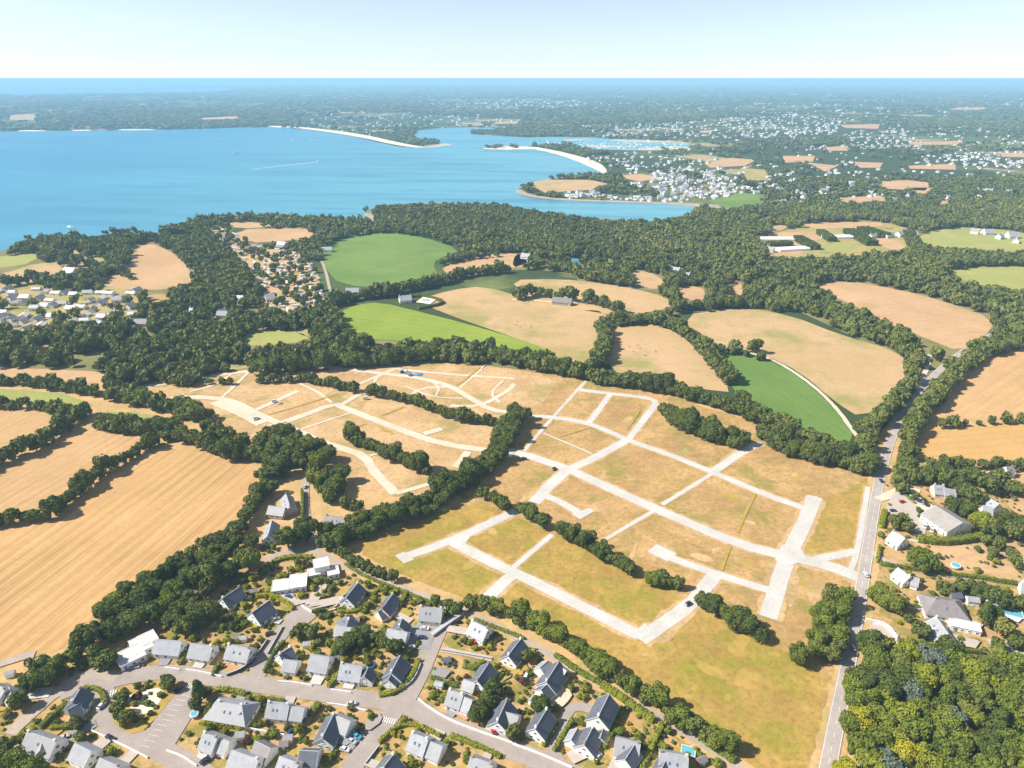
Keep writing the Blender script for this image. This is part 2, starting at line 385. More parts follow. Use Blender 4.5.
# undergrowth below the woods close by
WOODS = {
 'north': parse('372,208 390,203 480,201 540,207 600,215 660,221 720,214 760,211 1080,198 1100,345 1024,348 985,352 958,366 935,392 905,402 880,360 860,340 800,312 690,312 640,322 600,324 575,275 540,270 500,270 470,252 430,233 380,235'),
 'west': parse('-60,262 16,244 90,237 160,232 185,223 206,224 235,250 258,285 262,312 330,309 352,338 440,346 550,358 600,374 592,380 520,371 400,361 330,367 260,369 200,377 120,387 105,373 -60,368'),
}
sheet('woodland_floor', WOODS['north'], 'undergrowth', .10, 0); sheet('woodland_floor', WOODS['west'], 'undergrowth', .10, 0)
sheet('meadow', '-200,365 105,370 200,374 330,364 600,374 720,402 860,455 905,405 935,392 1080,340 1200,460 1200,900 -300,900', 'verge', .06, 0)
FIELDS = []
def fld(pts, mat, z=.16, label=None, s=1, name='field'):
    px = parse(pts); FIELDS.append(px); sheet(name, px, mat, z, s, label)
for pts, mt, lb in [
 ('-120,560 0,522 60,506 95,492 112,480 140,465 170,448 205,450 240,460 268,478 263,497 240,520 200,550 160,580 140,600 110,628 80,645 30,657 0,665 -120,700', 'stubble_near', 'large golden stubble field with straight harvest lines at the left'),
 ('-120,552 0,520 58,502 77,489 103,465 148,441 120,427 92,421 68,436 30,452 0,474 -120,514', 'stubble_mid', 'golden stubble field between two dark hedgerows'),
 ('-120,408 25,408 52,418 48,428 30,438 0,444 -120,470', 'stubble_mid', 'small stubble field at the left edge'),
 ('-120,386 50,390 95,404 88,410 40,404 -120,398', 'grass_olive', 'narrow olive green strip'),
 ('95,411 150,413 185,425 175,430 130,424 98,418', 'grass_olive', None),
 ('-120,366 100,370 110,378 80,385 -120,381', 'stubble', None),
 ('-120,272 35,252 42,256 20,267 -120,280', 'grass_olive', None),
 ('-120,292 0,275 40,262 110,256 112,264 60,272 40,282 0,284', 'pasture_dry', None),
 ('62,251 85,247 84,253 64,255', 'stubble', None),
 ('128,247 150,243 168,250 185,262 196,285 170,289 150,290 110,289 100,281 132,266', 'stubble', 'bare tan field above the village'),
 ('142,298 160,293 176,299 166,306 150,304', 'stubble', None),
 ('218,223 256,222 275,226 240,229', 'stubble', None), ('232,230 300,228 320,236 290,241 245,243', 'stubble', None),
 ('320,252 345,238 380,233 420,236 462,250 445,256 432,263 440,278 400,289 340,285 325,268', 'grass_green', 'round green meadow in front of the wood'),
 ('440,266 490,254 512,252 536,259 520,266 485,276 450,277', 'stubble', None),
 ('338,313 355,305 380,302 420,312 460,322 512,337 548,349 551,357 512,353 440,343 352,338', 'grass_bright', 'bright green meadow behind the long tree line'),
 ('418,300 450,290 485,286 530,300 560,306 612,313 600,330 594,367 560,361 548,349 512,337 440,312', 'pasture_dry', 'dry pasture with a few grazing cows'),
 ('508,280 560,279 600,283 640,290 674,300 670,309 620,316 575,309 530,297', 'pasture_dry', None),
 ('605,370 608,331 625,324 660,324 690,341 738,393 700,389 650,379', 'pasture_dry', 'tan pasture closed in by hedgerows'),
 ('678,316 740,307 790,315 840,335 900,352 909,370 892,395 862,419 835,402 800,372 765,355 705,346', 'pasture_dry', None),
 ('704,349 762,357 792,371 832,405 860,442 820,440 770,422 740,397 715,366', 'crop_dark', 'dark green crop field with a pale track along its edge'),
 ('803,285 850,281 900,290 940,300 996,320 986,336 960,352 930,340 880,320 850,303', 'stubble', None),
 ('1140,330 1024,345 990,355 960,370 937,395 926,416 965,420 1140,418', 'stubble_right', 'golden field right of the main road'),
 ('907,430 960,427 1140,421 1140,462 960,459 918,455', 'stubble_orange', 'orange tan field between two hedges'),
 ('916,232 980,226 1080,242 1080,252 930,251', 'grass_olive', None), ('942,268 1080,266 1080,296 990,288 952,277', 'grass_olive', None),
 ('695,406 720,412 790,432 778,437 700,420', 'site_straw', None),
 ('632,276 650,272 665,282 655,290 640,285', 'stubble', None), ('677,287 700,287 708,296 696,301', 'stubble', None), ('730,282 738,280 744,293 738,295', 'stubble', None),
 ('515,254 525,254 528,266 512,268', 'stubble', None), ('540,257 548,258 552,266 542,263', 'stubble', None),
 ('910,538 1040,538 1040,575 960,571 925,562', 'stubble', 'dry lawn behind the barn yard'),
 ('905,460 940,462 935,480 910,485 900,478', 'clearing', None), ('1000,470 1060,470 1060,560 1000,500', 'stubble', None),
 ('236,339 262,329 300,332 312,340 270,346 245,346', 'grass_olive', None), ('296,327 316,330 318,336 300,336', 'clearing', None), ('224,364 250,362 258,366 226,371', 'clearing', None),
 ('34,346 60,345 85,347 70,352 40,352', 'stubble', None),
 ('800,223 880,221 884,227 802,229', 'stubble', None), ('768,224 790,226 780,231 768,230', 'stubble', None), ('768,233 826,231 826,239 800,243 768,245', 'stubble', None),
 ('766,249 795,245 806,254 770,257', 'stubble', None), ('863,233 885,237 909,247 896,251 878,245', 'stubble', None), ('815,247 835,243 862,246 845,252 820,252', 'grass_olive', None),
]: fld(pts, mt, label=lb)
for pts, mt in [('515,291 560,293 600,290 625,299 600,311 560,309 515,303', 'verge'), ('628,272 648,271 668,283 655,291 636,283', 'stubble'), ('675,287 700,286 710,297 696,302 680,296', 'stubble'), ('728,281 738,279 745,293 737,297', 'stubble')]: fld(pts, mt, .2)
fld('764,247 770,234 800,227 884,221 914,231 914,250 880,254 806,258 766,258', 'clearing', .13)
for pts, mt in [('783,156 815,156 813,162 783,163', 'stubble'), ('793,161 838,166 825,172 812,165', 'stubble'), ('853,162 883,163 880,168 860,168', 'stubble'), ('908,166 955,164 956,170 910,169', 'stubble'),
 ('876,182 905,180 932,183 925,191 885,189', 'stubble'), ('912,188 934,188 930,195 915,194', 'stubble'), ('833,198 880,196 894,202 850,204', 'stubble'), ('928,202 950,200 952,205 930,205', 'stubble'),
 ('908,142 963,141 961,145 910,145', 'stubble'), ('840,125 880,124 878,129 845,128', 'stubble'), ('825,147 850,146 848,151 828,151', 'stubble'),
 ('527,184 545,180 590,180 608,184 592,190 545,193', 'pasture_dry'), ('612,176 640,174 662,178 640,182', 'stubble'), ('705,164 730,158 757,160 745,166 710,168', 'stubble'),
 ('708,201 740,193 766,195 762,205 725,209', 'grass_green'), ('1000,153 1040,153 1040,158 1002,157', 'stubble'), ('700,131 712,130 712,133 700,133', 'stubble'), ('495,122 520,121 520,124 496,124', 'stubble'),
 ('740,168 765,170 770,180 748,182', 'clearing'), ('950,108 985,107 985,110 950,110', 'stubble'), ('200,118 240,116 240,119 202,120', 'stubble'), ('10,115 35,114 36,120 10,120', 'pasture_dry')]:
    fld(pts, mt, .8, s=0)
# building site
SITE = parse('130,386 230,371 330,367 400,360 470,364 540,372 590,378 660,390 705,408 780,436 866,470 872,500 862,560 848,590 838,650 832,690 815,800 760,800 600,672 520,620 470,600 400,575 350,548 400,525 470,502 440,488 380,500 310,462 235,432 180,402')
sheet('building_site', SITE, 'site_straw', .12, 1, 'dry straw coloured building plots crossed by pale roads')
sheet('building_site', '130,386 230,371 330,367 400,360 470,364 560,376 545,400 520,430 495,455 440,488 380,500 310,462 235,432 180,402', 'site_dirt', .16, 1, 'bare sandy plots with dirt tracks')
sheet('meadow', '350,548 400,525 470,502 500,510 560,535 640,575 690,604 770,645 832,672 815,800 760,800 600,672 520,620 470,600 400,575', 'site_gold', .16, 1, 'yellow green meadow crossed by pale gravel roads')
sheet('meadow', '822,498 845,492 867,478 860,532 852,552 822,554 800,545', 'site_gold', .19, 0)
sheet('bare_earth', '655,640 690,612 680,630 665,645', 'site_dirt', .19, 1)
sheet('bare_earth', '786,575 800,572 796,600 788,612', 'site_dirt', .19, 1); sheet('bare_earth', '810,580 826,582 818,606 806,598', 'site_dirt', .19, 1)
SITE_W = [P(*p) for p in SITE]; k = 0; zz = .16
for _ in range(4000):
    u, v = random.uniform(150, 870), random.uniform(370, 690)
    if k >= 80: break
    if not inpoly(u, v, SITE): continue
    x, y = P(u, v); ra, rb, a = random.uniform(2, 13), random.uniform(1, 4.5), random.choice((-.5, .95)) + random.uniform(-.3, .3); k += 1; zz += .0003
    pp = chaikin([(ra * math.cos(i * .571) * random.uniform(.5, 1.15), rb * math.sin(i * .571) * random.uniform(.5, 1.15)) for i in range(11)], 1)
    mb = MB(); mb.add([(x + px_ * math.cos(a) - py_ * math.sin(a), y + px_ * math.sin(a) + py_ * math.cos(a), zz) for px_, py_ in pp], [tuple(range(len(pp)))])
    mt_ = random.choice(('site_dirt', 'lawn', 'site_dirt', 'verge', 'clearing') if v < 560 else ('lawn', 'site_straw', 'lawn'))
    tag(link('bare_earth' if mt_ in ('site_dirt', 'verge', 'site_straw') else 'weed_patch', mb.mesh('patch', mt_)), None, None, kind='structure')
g = .24
for pts, wd in [('494,452 520,453 568,469 620,493 660,511 740,545 785,556', 10), ('526,416 560,418 590,424 612,433 627,440 670,455 712,472 768,496 806,509', 7), ('580,390 612,394 648,398 657,402 650,412 628,440', 6.5),
 ('610,395 588,424', 6), ('586,381 553,417 524,451', 3), ('627,440 595,458 568,470', 9), ('570,468 548,487 534,503', 10), ('543,433 592,454', 2), ('713,472 748,448 762,444', 8), ('712,474 662,505', 3.5),
 ('654,511 603,541', 3), ('546,496 562,503 584,516', 7), ('652,550 680,562 710,572 740,582 774,592', 7), ('652,548 672,558', 12), ('716,574 706,586 690,606 640,640', 10), ('815,497 806,520 792,548 784,566 772,605 768,618', 11),
 ('785,556 830,566 862,579', 11), ('400,559 440,545 465,535 500,519 516,511', 8), ('452,542 490,562 540,585 590,611 640,636', 9), ('518,571 504,582 488,598', 9), ('512,569 532,552 552,535', 4), ('868,487 862,525 856,556 850,572', 4),
 ('815,560 835,556 856,552', 7)]:
    road('dirt_margin', pts, wd * 1.12 + .8, 'site_dirt', .20 + g * .05, keep=False)
    road('site_road', pts, wd * .80, 'gravel', g); g += .004
for k, pts in enumerate(['395,556 404,552 414,560 404,564', '448,545 462,532 470,538 460,550', '590,508 594,512 580,520 572,514', '640,641 632,634 645,624 656,633', '806,496 818,497 814,504 804,503', '782,545 800,548 808,560 785,568 775,560', '496,448 515,450 512,458 494,456']):
    sheet('site_road', pts, 'gravel', g + k * .012, 0)
g += .004
for pts, wd in [('130,388 165,384 200,378 256,370 330,367 375,373 420,378 450,386 470,398 490,410 520,414', 7), ('360,384 395,369 400,367', 5), ('395,369 440,374 515,379', 5), ('372,394 380,388 372,380 392,370', 4),
 ('460,388 490,362 483,370', 3), ('450,406 480,407 510,390 514,384', 5), ('404,401 420,388 450,387', 4), ('180,397 215,398 235,402 256,414 290,428 325,444 340,448 365,456 374,472 396,494', 8), ('185,395 165,400 150,410', 6),
 ('270,427 300,417 334,404 344,408 400,430 440,444 490,451', 8), ('256,410 275,402 298,391', 6), ('340,406 362,393', 6), ('424,434 442,429', 7), ('396,494 420,487 438,482', 5), ('456,468 468,452', 7), ('215,402 240,412 262,424', 12), ('405,386 430,397 462,399', 2.5), ('300,384 318,392 332,403', 3), ('428,379 440,388 436,396', 2.5), ('503,381 490,394 500,403', 3), ('250,371 236,385 222,398', 4), ('190,392 215,386 235,372', 3), ('300,430 330,420 352,413', 2.5), ('370,456 400,448', 3)]:
    road('dirt_track', pts, wd * .85, 'dirt_track', g); g += .004
for pts, wd in [('755,494 745,514 737,533', 2.2), ('730,547 725,559 721,571', 2.2), ('268,415 300,406 338,394', 2.5), ('381,416 392,412 404,407', 2.5), ('346,431 366,424', 2.5), ('456,386 468,378 479,368', 2.5), ('640,410 628,428', 2), ('560,437 590,428', 1.6), ('660,530 700,548', 1.2)]:
    road('verge', pts, wd, 'lawn', g, keep=False); g += .004
# main road, lane and village streets
road('verge', '822,800 833,740 845,690 855,640 864,590 872,535 880,485 890,445 900,418 912,396', 12, 'verge', .20, keep=False)
MAIN = '822,800 832,745 842,695 852,645 861,592 869,540 877,490 887,450 897,424 908,404 925,384 960,352 1000,330'
road('road', MAIN, 6.6, 'asphalt_main', .44, label='main road running straight beside the building plots')
ml = chaikin([P(*p) for p in parse(MAIN)], 2, False)
mb = MB()
for i in range(len(ml) - 1):
    a, c = Vector(ml[i]), Vector(ml[i + 1]); L = (c - a).length
    if a.y > 620: break
    d = (c - a) / L; n = Vector((-d.y, d.x)); t = 0
    while t < L - 3:
        p = a + d * t; q = a + d * (t + 3)
        mb.add([(*(p - n * .08), .47), (*(q - n * .08), .47), (*(q + n * .08), .47), (*(p + n * .08), .47)][::1], [(0, 1, 2, 3)]); t += 9
    for s in (-2.9, 2.9):
        mb.add([(*(a + n * (s - .09)), .47), (*(c + n * (s - .09)), .47), (*(c + n * (s + .09)), .47), (*(a + n * (s + .09)), .47)], [(0, 1, 2, 3)])
tag(link('road_marking', mb.mesh('road_marking', 'paint')), 'white dashes and edge lines of the main road', None, kind='structure')
LANE = '262,562 285,552 305,549 320,553 335,562 365,575 400,588 440,602 470,614 510,633 550,655 600,684 650,713 700,742 760,782'
road('verge', LANE, 8.5, 'verge', .30, keep=False); road('lane', LANE, 4.2, 'lane', .38, label='narrow lane between the houses and the long hedgerow')
road('lane', '306,478 305,495 306,515 311,535 318,552', 5, 'lane', .39)
SUB = parse('-80,720 0,692 60,668 110,655 160,625 215,588 262,545 300,553 335,563 365,577 400,590 440,604 470,616 510,635 550,657 600,686 650,715 700,744 750,784 700,900 -120,900')
sheet('garden_ground', SUB, 'garden', .22, 0, 'dry gardens of the housing estate')
sheet('garden_ground', '882,458 1100,460 1100,690 900,655 868,640 872,560 878,500', 'garden', .14, 0)
STREETS = {}
z = .46
for k, pts, wd, mt in [('main', '640,815 600,788 560,769 530,757 491,742 453,728 430,717 412,708 392,703 360,699 300,691 250,684 205,677 165,672 140,675 118,680 96,684', 9, 'asphalt'),
  ('west', '60,694 85,685 100,686 106,700 104,715 112,728 140,742 170,755 200,772 230,800', 9, 'asphalt'), ('north', '252,684 265,660 280,635 292,620 302,610', 8.5, 'asphalt'),
  ('east', '404,704 420,675 430,650 440,628', 8.5, 'asphalt'), ('south', '398,705 382,728 362,752 335,795', 9, 'asphalt'), ('parking', '192,688 178,712 160,740 152,752', 15, 'asphalt'),
  ('car park track', '118,678 90,672 60,690 30,715 10,735', 6, 'lane'), ('close', '590,800 548,748 555,735 568,712 575,706 600,712', 4.5, 'asphalt'), ('court', '430,640 424,632 418,625', 9, 'asphalt'), ('yard', '870,628 880,632 892,640', 13, 'paving'),
  ('farm lane', '872,552 884,562 920,572 960,577 1060,588', 4, 'paving'), ('drive', '895,642 940,652 990,662 1060,680', 4, 'paving'), ('barn drive', '878,500 890,495 905,488 920,492', 6, 'dirt_track'), ('garden path', '441,650 470,655 492,660', 3, 'paving'),
  ('west lane', '-60,690 0,664 20,658 35,655', 5, 'lane'), ('village road', '110,342 140,340 160,336 195,333 230,325', 4, 'lane'), ('camp road', '316,250 325,268 330,290 332,306', 4, 'lane'), ('green field path', '710,347 762,355 795,372 832,402 862,444', 3.5, 'dirt_track'),
  ('hamlet track', '512,300 540,301 560,303 590,303', 5, 'dirt_track'), ('far road', '916,230 918,242 920,251', 5, 'dirt_track'), ('glade track', '930,355 925,375 918,385', 4, 'dirt_track')]:
    STREETS[k] = road('street' if mt == 'asphalt' else 'path', pts, wd, mt, z, 2); z += .004
sheet('turning_circle', '288,615 300,604 318,606 321,612 312,622 296,630 284,630', 'asphalt', z + .01, 1)
sheet('court', '404,630 420,624 436,630 430,650 412,650 404,642', 'paving_grey', z + .02, 0)
sheet('barn_yard', '886,505 895,492 912,492 930,505 925,535 905,530 890,520', 'paving', z + .03, 0)
sheet('barn_yard', '902,495 912,492 938,510 925,512', 'dirt_track', z + .035, 0)
sheet('traffic_island', '118,696 150,683 172,682 180,688 160,715 138,737 116,728 112,712', 'lawn', z + .03, 1)
sheet('playground', '125,698 140,692 165,688 159,706 143,717 129,708', 'sand', z + .06, 1, 'sandy play area inside the planted traffic island')
# parking lines and crossings
mb = MB(); a = Vector(P(182, 694)); c = Vector(P(147, 738)); d = (c - a).normalized(); n = Vector((-d.y, d.x))
if n.x < 0: n = -n
for i in range(11):
    p = a + d * (2.6 * i + 1) - n * 0; q = p + n * 4.6
    mb.add([(*(p - d * .07), z + .08), (*(q - d * .07), z + .08), (*(q + d * .07), z + .08), (*(p + d * .07), z + .08)], [(0, 1, 2, 3)])
for (u0, v0, u1, v1) in [(378, 719, 396, 723), (107, 695, 116, 693), (187, 686, 198, 688)]:
    a, c = Vector(P(u0, v0)), Vector(P(u1, v1)); d = (c - a); L = d.length; d /= L; n = Vector((-d.y, d.x)); t = .3
    while t < L:
        p = a + d * t; mb.add([(*(p - n * 1.3), z + .08), (*(p + d * .5 - n * 1.3), z + .08), (*(p + d * .5 + n * 1.3), z + .08), (*(p + n * 1.3), z + .08)], [(0, 1, 2, 3)]); t += 1.0
tag(link('road_marking', mb.mesh('road_marking', 'paint')), 'white parking lines and pedestrian crossings of the estate', None, kind='structure')
ZTOP = z + .1
# ------------------------------------------------------------------ houses
def window_mesh(w_, h_):
    mb = MB(); t = .08; x = w_ / 2; y = h_ / 2
    for b_ in ((-x, -.09, -y, -x + t, .02, y), (x - t, -.09, -y, x, .02, y), (-x + t, -.09, -y, x - t, .02, -y + t), (-x + t, -.09, y - t, x - t, .02, y), (-.03, -.07, -y + t, .03, .02, y - t), (-x - .1, -.16, -y - .1, x + .1, .0, -y - .003)):
        mb.box(*b_)
    return mb.mesh('window', 'white_paint')
def simple(name, mat, *boxes):
    mb = MB()
    for b_ in boxes: mb.box(*b_)
    return mb.mesh(name, mat)
WIN = window_mesh(1.3, 1.25); PANE = simple('pane', 'glass', (-.57, -.05, -.54, .57, -.01, .54))
DOORM = [simple('door', m, (-.5, -.08, 0, .5, .02, 2.1), (-.6, -.12, 2.103, .6, .02, 2.22)) for m in ('wood_door', 'blue_door', 'white_paint')]
HANDLE = simple('handle', 'dark_metal', (.3, -.14, .98, .42, -.083, 1.04))
GARAGE = simple('garage_door', 'white_paint', *[(-1.2, -.08 - .01 * (i % 2), i * .5 + .01, 1.2, .02, i * .5 + .49) for i in range(4)])
def place_part(name, me, parent, p, ang):
    o = link(name, me, parent, p); o.rotation_euler = (0, 0, ang); return o
def body(root, rx, A, B, Wd, he, hr, wallm, roofm, hip, name_w, name_r, wparent, seed, chim=True, sky=2, detail=True, trim=True, door=True):
    """A,B ridge ends in root space. returns wall, roof"""
    R = random.Random(seed)
    c = ((A[0] + B[0]) / 2, (A[1] + B[1]) / 2); L = max(math.hypot(B[0] - A[0], B[1] - A[1]), 2.5); an = math.atan2(B[1] - A[1], B[0] - A[0])
    if hip: L += Wd * .7
    mt = Matrix.Translation((c[0], c[1], 0)) @ Matrix.Rotation(an, 4, 'Z')
    x = L / 2; y = Wd / 2; rise = hr - he; e = .35; sl_ = rise / y
    mb = MB()
    wx, wy = x - .05, y - .1
    if hip:
        mb.box(-wx, -wy, 0, wx, wy, he)
    else:
        hz = hr - .12
        mb.add([(-wx, -wy, 0), (wx, -wy, 0), (wx, wy, 0), (-wx, wy, 0), (-wx, -wy, he), (wx, -wy, he), (wx, wy, he), (-wx, wy, he), (-wx, 0, hz), (wx, 0, hz)],
               [(3, 2, 1, 0), (0, 1, 5, 4), (2, 3, 7, 6), (1, 2, 6, 9, 5), (3, 0, 4, 8, 7), (4, 5, 9, 8), (6, 7, 8, 9)])
    mb.v = [tuple(mt @ Vector(p)) for p in mb.v]
    wall = link(name_w, mb.mesh(name_w, wallm), wparent)
    mb = MB(); ze = he - e * sl_ + .1; zr = hr + .1; t = .2; xe = x + .2
    if hip:
        k = Wd * .35; X = x + e; Y = y + e
        mb.add([(-X, -Y, ze), (X, -Y, ze), (X, Y, ze), (-X, Y, ze), (-x + k, 0, zr), (x - k, 0, zr), (-X, -Y, ze - t), (X, -Y, ze - t), (X, Y, ze - t), (-X, Y, ze - t)],
               [(0, 1, 5, 4), (1, 2, 5), (2, 3, 4, 5), (3, 0, 4), (6, 7, 1, 0), (7, 8, 2, 1), (8, 9, 3, 2), (9, 6, 0, 3), (9, 8, 7, 6)])
    else:
        for s in (-1, 1):
            Y = (y + e) * s
            vv = [(-xe, Y, ze), (xe, Y, ze), (xe, 0, zr), (-xe, 0, zr), (-xe, Y, ze - t), (xe, Y, ze - t), (xe, 0, zr - t), (-xe, 0, zr - t)]
            ff = [(0, 1, 2, 3), (7, 6, 5, 4), (0, 4, 5, 1), (1, 5, 6, 2), (3, 7, 4, 0)]
            if s > 0: ff = [f[::-1] for f in ff]
            mb.add(vv, ff)
        mb.box(-xe, -.14, zr - .03, xe, .14, zr + .07, 1)      # ridge tiles
        if trim:
            for s in (-1, 1):                                 # white barge boards on the gables
                for q in (-1, 1):
                    X = (xe + .003) * s; X2 = (xe + .06) * s
                    pts = [(X, (y + e) * q, ze - .24), (X, (y + e) * q, ze + .04), (X, 0, zr + .04), (X, 0, zr - .24)]
                    pt2 = [(X2, p_[1], p_[2]) for p_ in pts]
                    mb.add(pts + pt2, [(0, 1, 2, 3), (7, 6, 5, 4), (0, 4, 5, 1), (1, 5, 6, 2), (2, 6, 7, 3), (3, 7, 4, 0)], 2)
    mb.v = [tuple(mt @ Vector(p)) for p in mb.v]
    roof = link(name_r, mb.mesh(name_r, [roofm, 'zinc', 'white_paint']), wparent if name_r == 'roof' and name_w != 'wing' else wall)
    if not detail: return wall, roof, mt, x, y
    if chim:
        for s in ((-1, 1) if R.random() < .6 else (R.choice((-1, 1)),)):
            mb = MB(); cx = (x - .55 if not hip else x - k - .2) * s
            mb.box(cx - .45, -.35, hr - .9, cx + .45, .35, hr + .95); mb.box(cx - .52, -.42, hr + .953, cx + .52, .42, hr + 1.08)
            for q in (-.2, .2): mb.cyl((cx + q, 0, 0), .11, hr + 1.083, hr + 1.4, 7, mi=1)
            mb.v = [tuple(mt @ Vector(p)) for p in mb.v]
            link('chimney', mb.mesh('chimney', [wallm if R.random() < .7 else 'brick', 'brick']), roof)
    nrm = math.hypot(1, sl_)
    for i in range(sky):
        s = -1 if (i % 3) < 2 else 1; px_ = (-.55 + 1.1 * ((i + .5) / max(sky, 1))) * x * (1 if not hip else .5); py_ = y * .5 * s
        mb = MB(); w2, l2, t2 = .42, .6, .09
        for dx_, dy_ in ((-w2, -l2), (w2, -l2), (w2, l2), (-w2, l2)):
            yy = py_ + dy_ / nrm; mb.v.append((px_ + dx_, yy, zr - abs(yy) * sl_ + .01))
        for q in range(4): vx = mb.v[q]; mb.v.append((vx[0], vx[1], vx[2] + t2))
        mb.f = [(4, 5, 6, 7), (0, 1, 5, 4), (1, 2, 6, 5), (2, 3, 7, 6), (3, 0, 4, 7)]; mb.m = [0, 1, 1, 1, 1]
        mb.v = [tuple(mt @ Vector(p)) for p in mb.v]
        link('skylight', mb.mesh('skylight', ['skylight', 'zinc']), roof)
    def spot(lx, ly, lz, a, kind):
        p = mt @ Vector((lx, ly, lz))
        if kind == 'w':
            o = place_part('window', WIN, wall, p, an + a); o.parent = wall if name_w == 'wing' else root
            if name_w != 'wing': link('pane', PANE, o)
        elif kind == 'd':
            o = place_part('door', DOORM[R.randrange(3)], root, p, an + a); link('handle', HANDLE, o)
        else: place_part('garage_door', GARAGE, root, p, an + a)
    n_ = max(2, int(L / 3.2))
    slots = [(-x + (i + .5) * L / n_) for i in range(n_)]
    # the side facing the camera carries door and windows, the back two windows
    wn = (mt.to_3x3() @ Vector((0, -1, 0))); tow = (Matrix.Rotation(root.rotation_euler.z, 3, 'Z') @ wn).y
    front = -1 if tow < 0 else 1
    fa = 0 if front < 0 else PI
    dslot = R.randrange(n_)
    for i, sx in enumerate(slots):
        if door and i == dslot: spot(sx, front * (wy + .02), .05, fa, 'd')
        elif door and L > 12 and i == n_ - 1: spot(sx, front * (wy + .02), .05, fa, 'g')
        else: spot(sx, front * (wy + .02), 1.55, fa, 'w')
    if name_w != 'wing':
        for i in (0, n_ - 1): spot(slots[i], -front * (wy + .02), 1.55, PI - fa, 'w')
        if he > 4.2:
            for sx in slots: spot(sx, front * (wy + .02), 4.1, fa, 'w')
    for s in (-1, 1):
        spot(s * (wx + .02), 0 if Wd < 8 else 1.6, 1.6, PI / 2 * s, 'w')
        if Wd >= 8: spot(s * (wx + .02), -1.6, 1.6, PI / 2 * s, 'w')
        if not hip and rise > 2.5: spot(s * (wx + .02), 0, he + rise * .32, PI / 2 * s, 'w')
    return wall, roof, mt, x, y
HOUSES = []  # (x, y, radius, short place words)
FOOT = []    # footprints (cx,cy,r)
def house(label, place, ridge, Wd=8.5, roofm='slate', wallm='white_wall', hip=False, wings=(), he=2.9, rise=None, chim=True, sky=2, drive=None, cat='house', name='house'):
    u1, v1, u2, v2 = ridge; rise = rise or Wd * .46; hr = he + rise
    A, B = P(u1, v1, hr), P(u2, v2, hr)
    c = ((A[0] + B[0]) / 2, (A[1] + B[1]) / 2); an = math.atan2(B[1] - A[1], B[0] - A[0])
    root = link(name, None, None, (c[0], c[1], .3), an)
    root.empty_display_size = 1; tag(root, label, cat)
    inv = lambda p: ((p[0] - c[0]) * math.cos(an) + (p[1] - c[1]) * math.sin(an), -(p[0] - c[0]) * math.sin(an) + (p[1] - c[1]) * math.cos(an))
    sd = int(u1 * 31 + v1 * 17)
    body(root, None, inv(A), inv(B), Wd, he, hr, wallm, roofm, hip, 'wall', 'roof', root, sd, chim, sky)
    L = math.hypot(A[0] - B[0], A[1] - B[1])
    HOUSES.append((c[0], c[1], max(L, Wd) / 2 + 1, place)); FOOT.append((c[0], c[1], max(L, Wd) / 2 + .4))
    for (wr, ww, wrf, whe) in wings:
        h2 = whe + ww * .44; a, b_ = P(wr[0], wr[1], h2), P(wr[2], wr[3], h2)
        body(root, None, inv(a), inv(b_), ww, whe, h2, wallm, wrf, False, 'wing', 'roof', root, sd + 5, False, 0, door=False)
        FOOT.append(((a[0] + b_[0]) / 2, (a[1] + b_[1]) / 2, max(math.hypot(a[0] - b_[0], a[1] - b_[1]), ww) / 2))
    return root
def flat_house(label, place, boxes, cat='house', mt='white_wall'):
    """boxes: (u, v, length, width, height, angle, z0) with the picture point of the roof centre"""
    u, v, l, w_, h, a, z0 = boxes[0]; c = P(u, v, h)
    root = link('house', None, None, (*c, .3), a); tag(root, label, cat)
    HOUSES.append((c[0], c[1], l / 2 + 1, place))
    for i, (u, v, l, w_, h, a2, z0) in enumerate(boxes):
        p = P(u, v, h); dx, dy = p[0] - c[0], p[1] - c[1]; lx = dx * math.cos(a) + dy * math.sin(a); ly = -dx * math.sin(a) + dy * math.cos(a)
        FOOT.append((p[0], p[1], max(l, w_) / 2 + .4))
        ex = i * .004
        wl = link('wall' if i == 0 else 'wing', simple('wall', mt, (lx - l / 2, ly - w_ / 2, z0 + ex, lx + l / 2, ly + w_ / 2, h - .2 - ex)), root)
        mb = MB(); t = .25
        mb.box(lx - l / 2 - .2, ly - w_ / 2 - .2, h - .2 - ex + .003, lx + l / 2 + .2, ly + w_ / 2 + .2, h - .05 - ex)
        for b_ in ((-l / 2 - .2, -w_ / 2 - .2, l / 2 + .2, -w_ / 2), (-l / 2 - .2, w_ / 2, l / 2 + .2, w_ / 2 + .2), (-l / 2 - .2, -w_ / 2, -l / 2, w_ / 2), (l / 2, -w_ / 2, l / 2 + .2, w_ / 2)):
            mb.box(lx + b_[0], ly + b_[1], h - .047 - ex, lx + b_[2], ly + b_[3], h + .15 - ex * 3, 1)
        link('roof', mb.mesh('roof', ['flat_roof', 'white_paint']), root if i == 0 else wl)
        n_ = max(1, int(l / 3))
        for k in range(n_):
            o = place_part('window', WIN, root, (lx - l / 2 + (k + .5) * l / n_, ly - w_ / 2 - .02, z0 + 1.6), 0); link('pane', PANE, o)
        for s in (-1, 1):
            o = place_part('window', WIN, root, (lx + s * (l / 2 + .02), ly, z0 + 1.6), PI / 2 * s); link('pane', PANE, o)
    o = place_part('door', DOORM[1], root, (-boxes[0][2] * .32, -boxes[0][3] / 2 - .03, .02), 0); link('handle', HANDLE, o)
    return root
D = 'slate_dark_shaded'; S = 'slate'  # D has shade in its colour, mostly for ridges whose visible slope faces away from sun
house('grey roofed house with hipped wing at the bottom left corner of the estate', 'the corner house at the bottom left', (28, 732, 56, 742), 9, S, wings=[((44, 735, 40, 751), 6.5, S, 2.7)], sky=1)
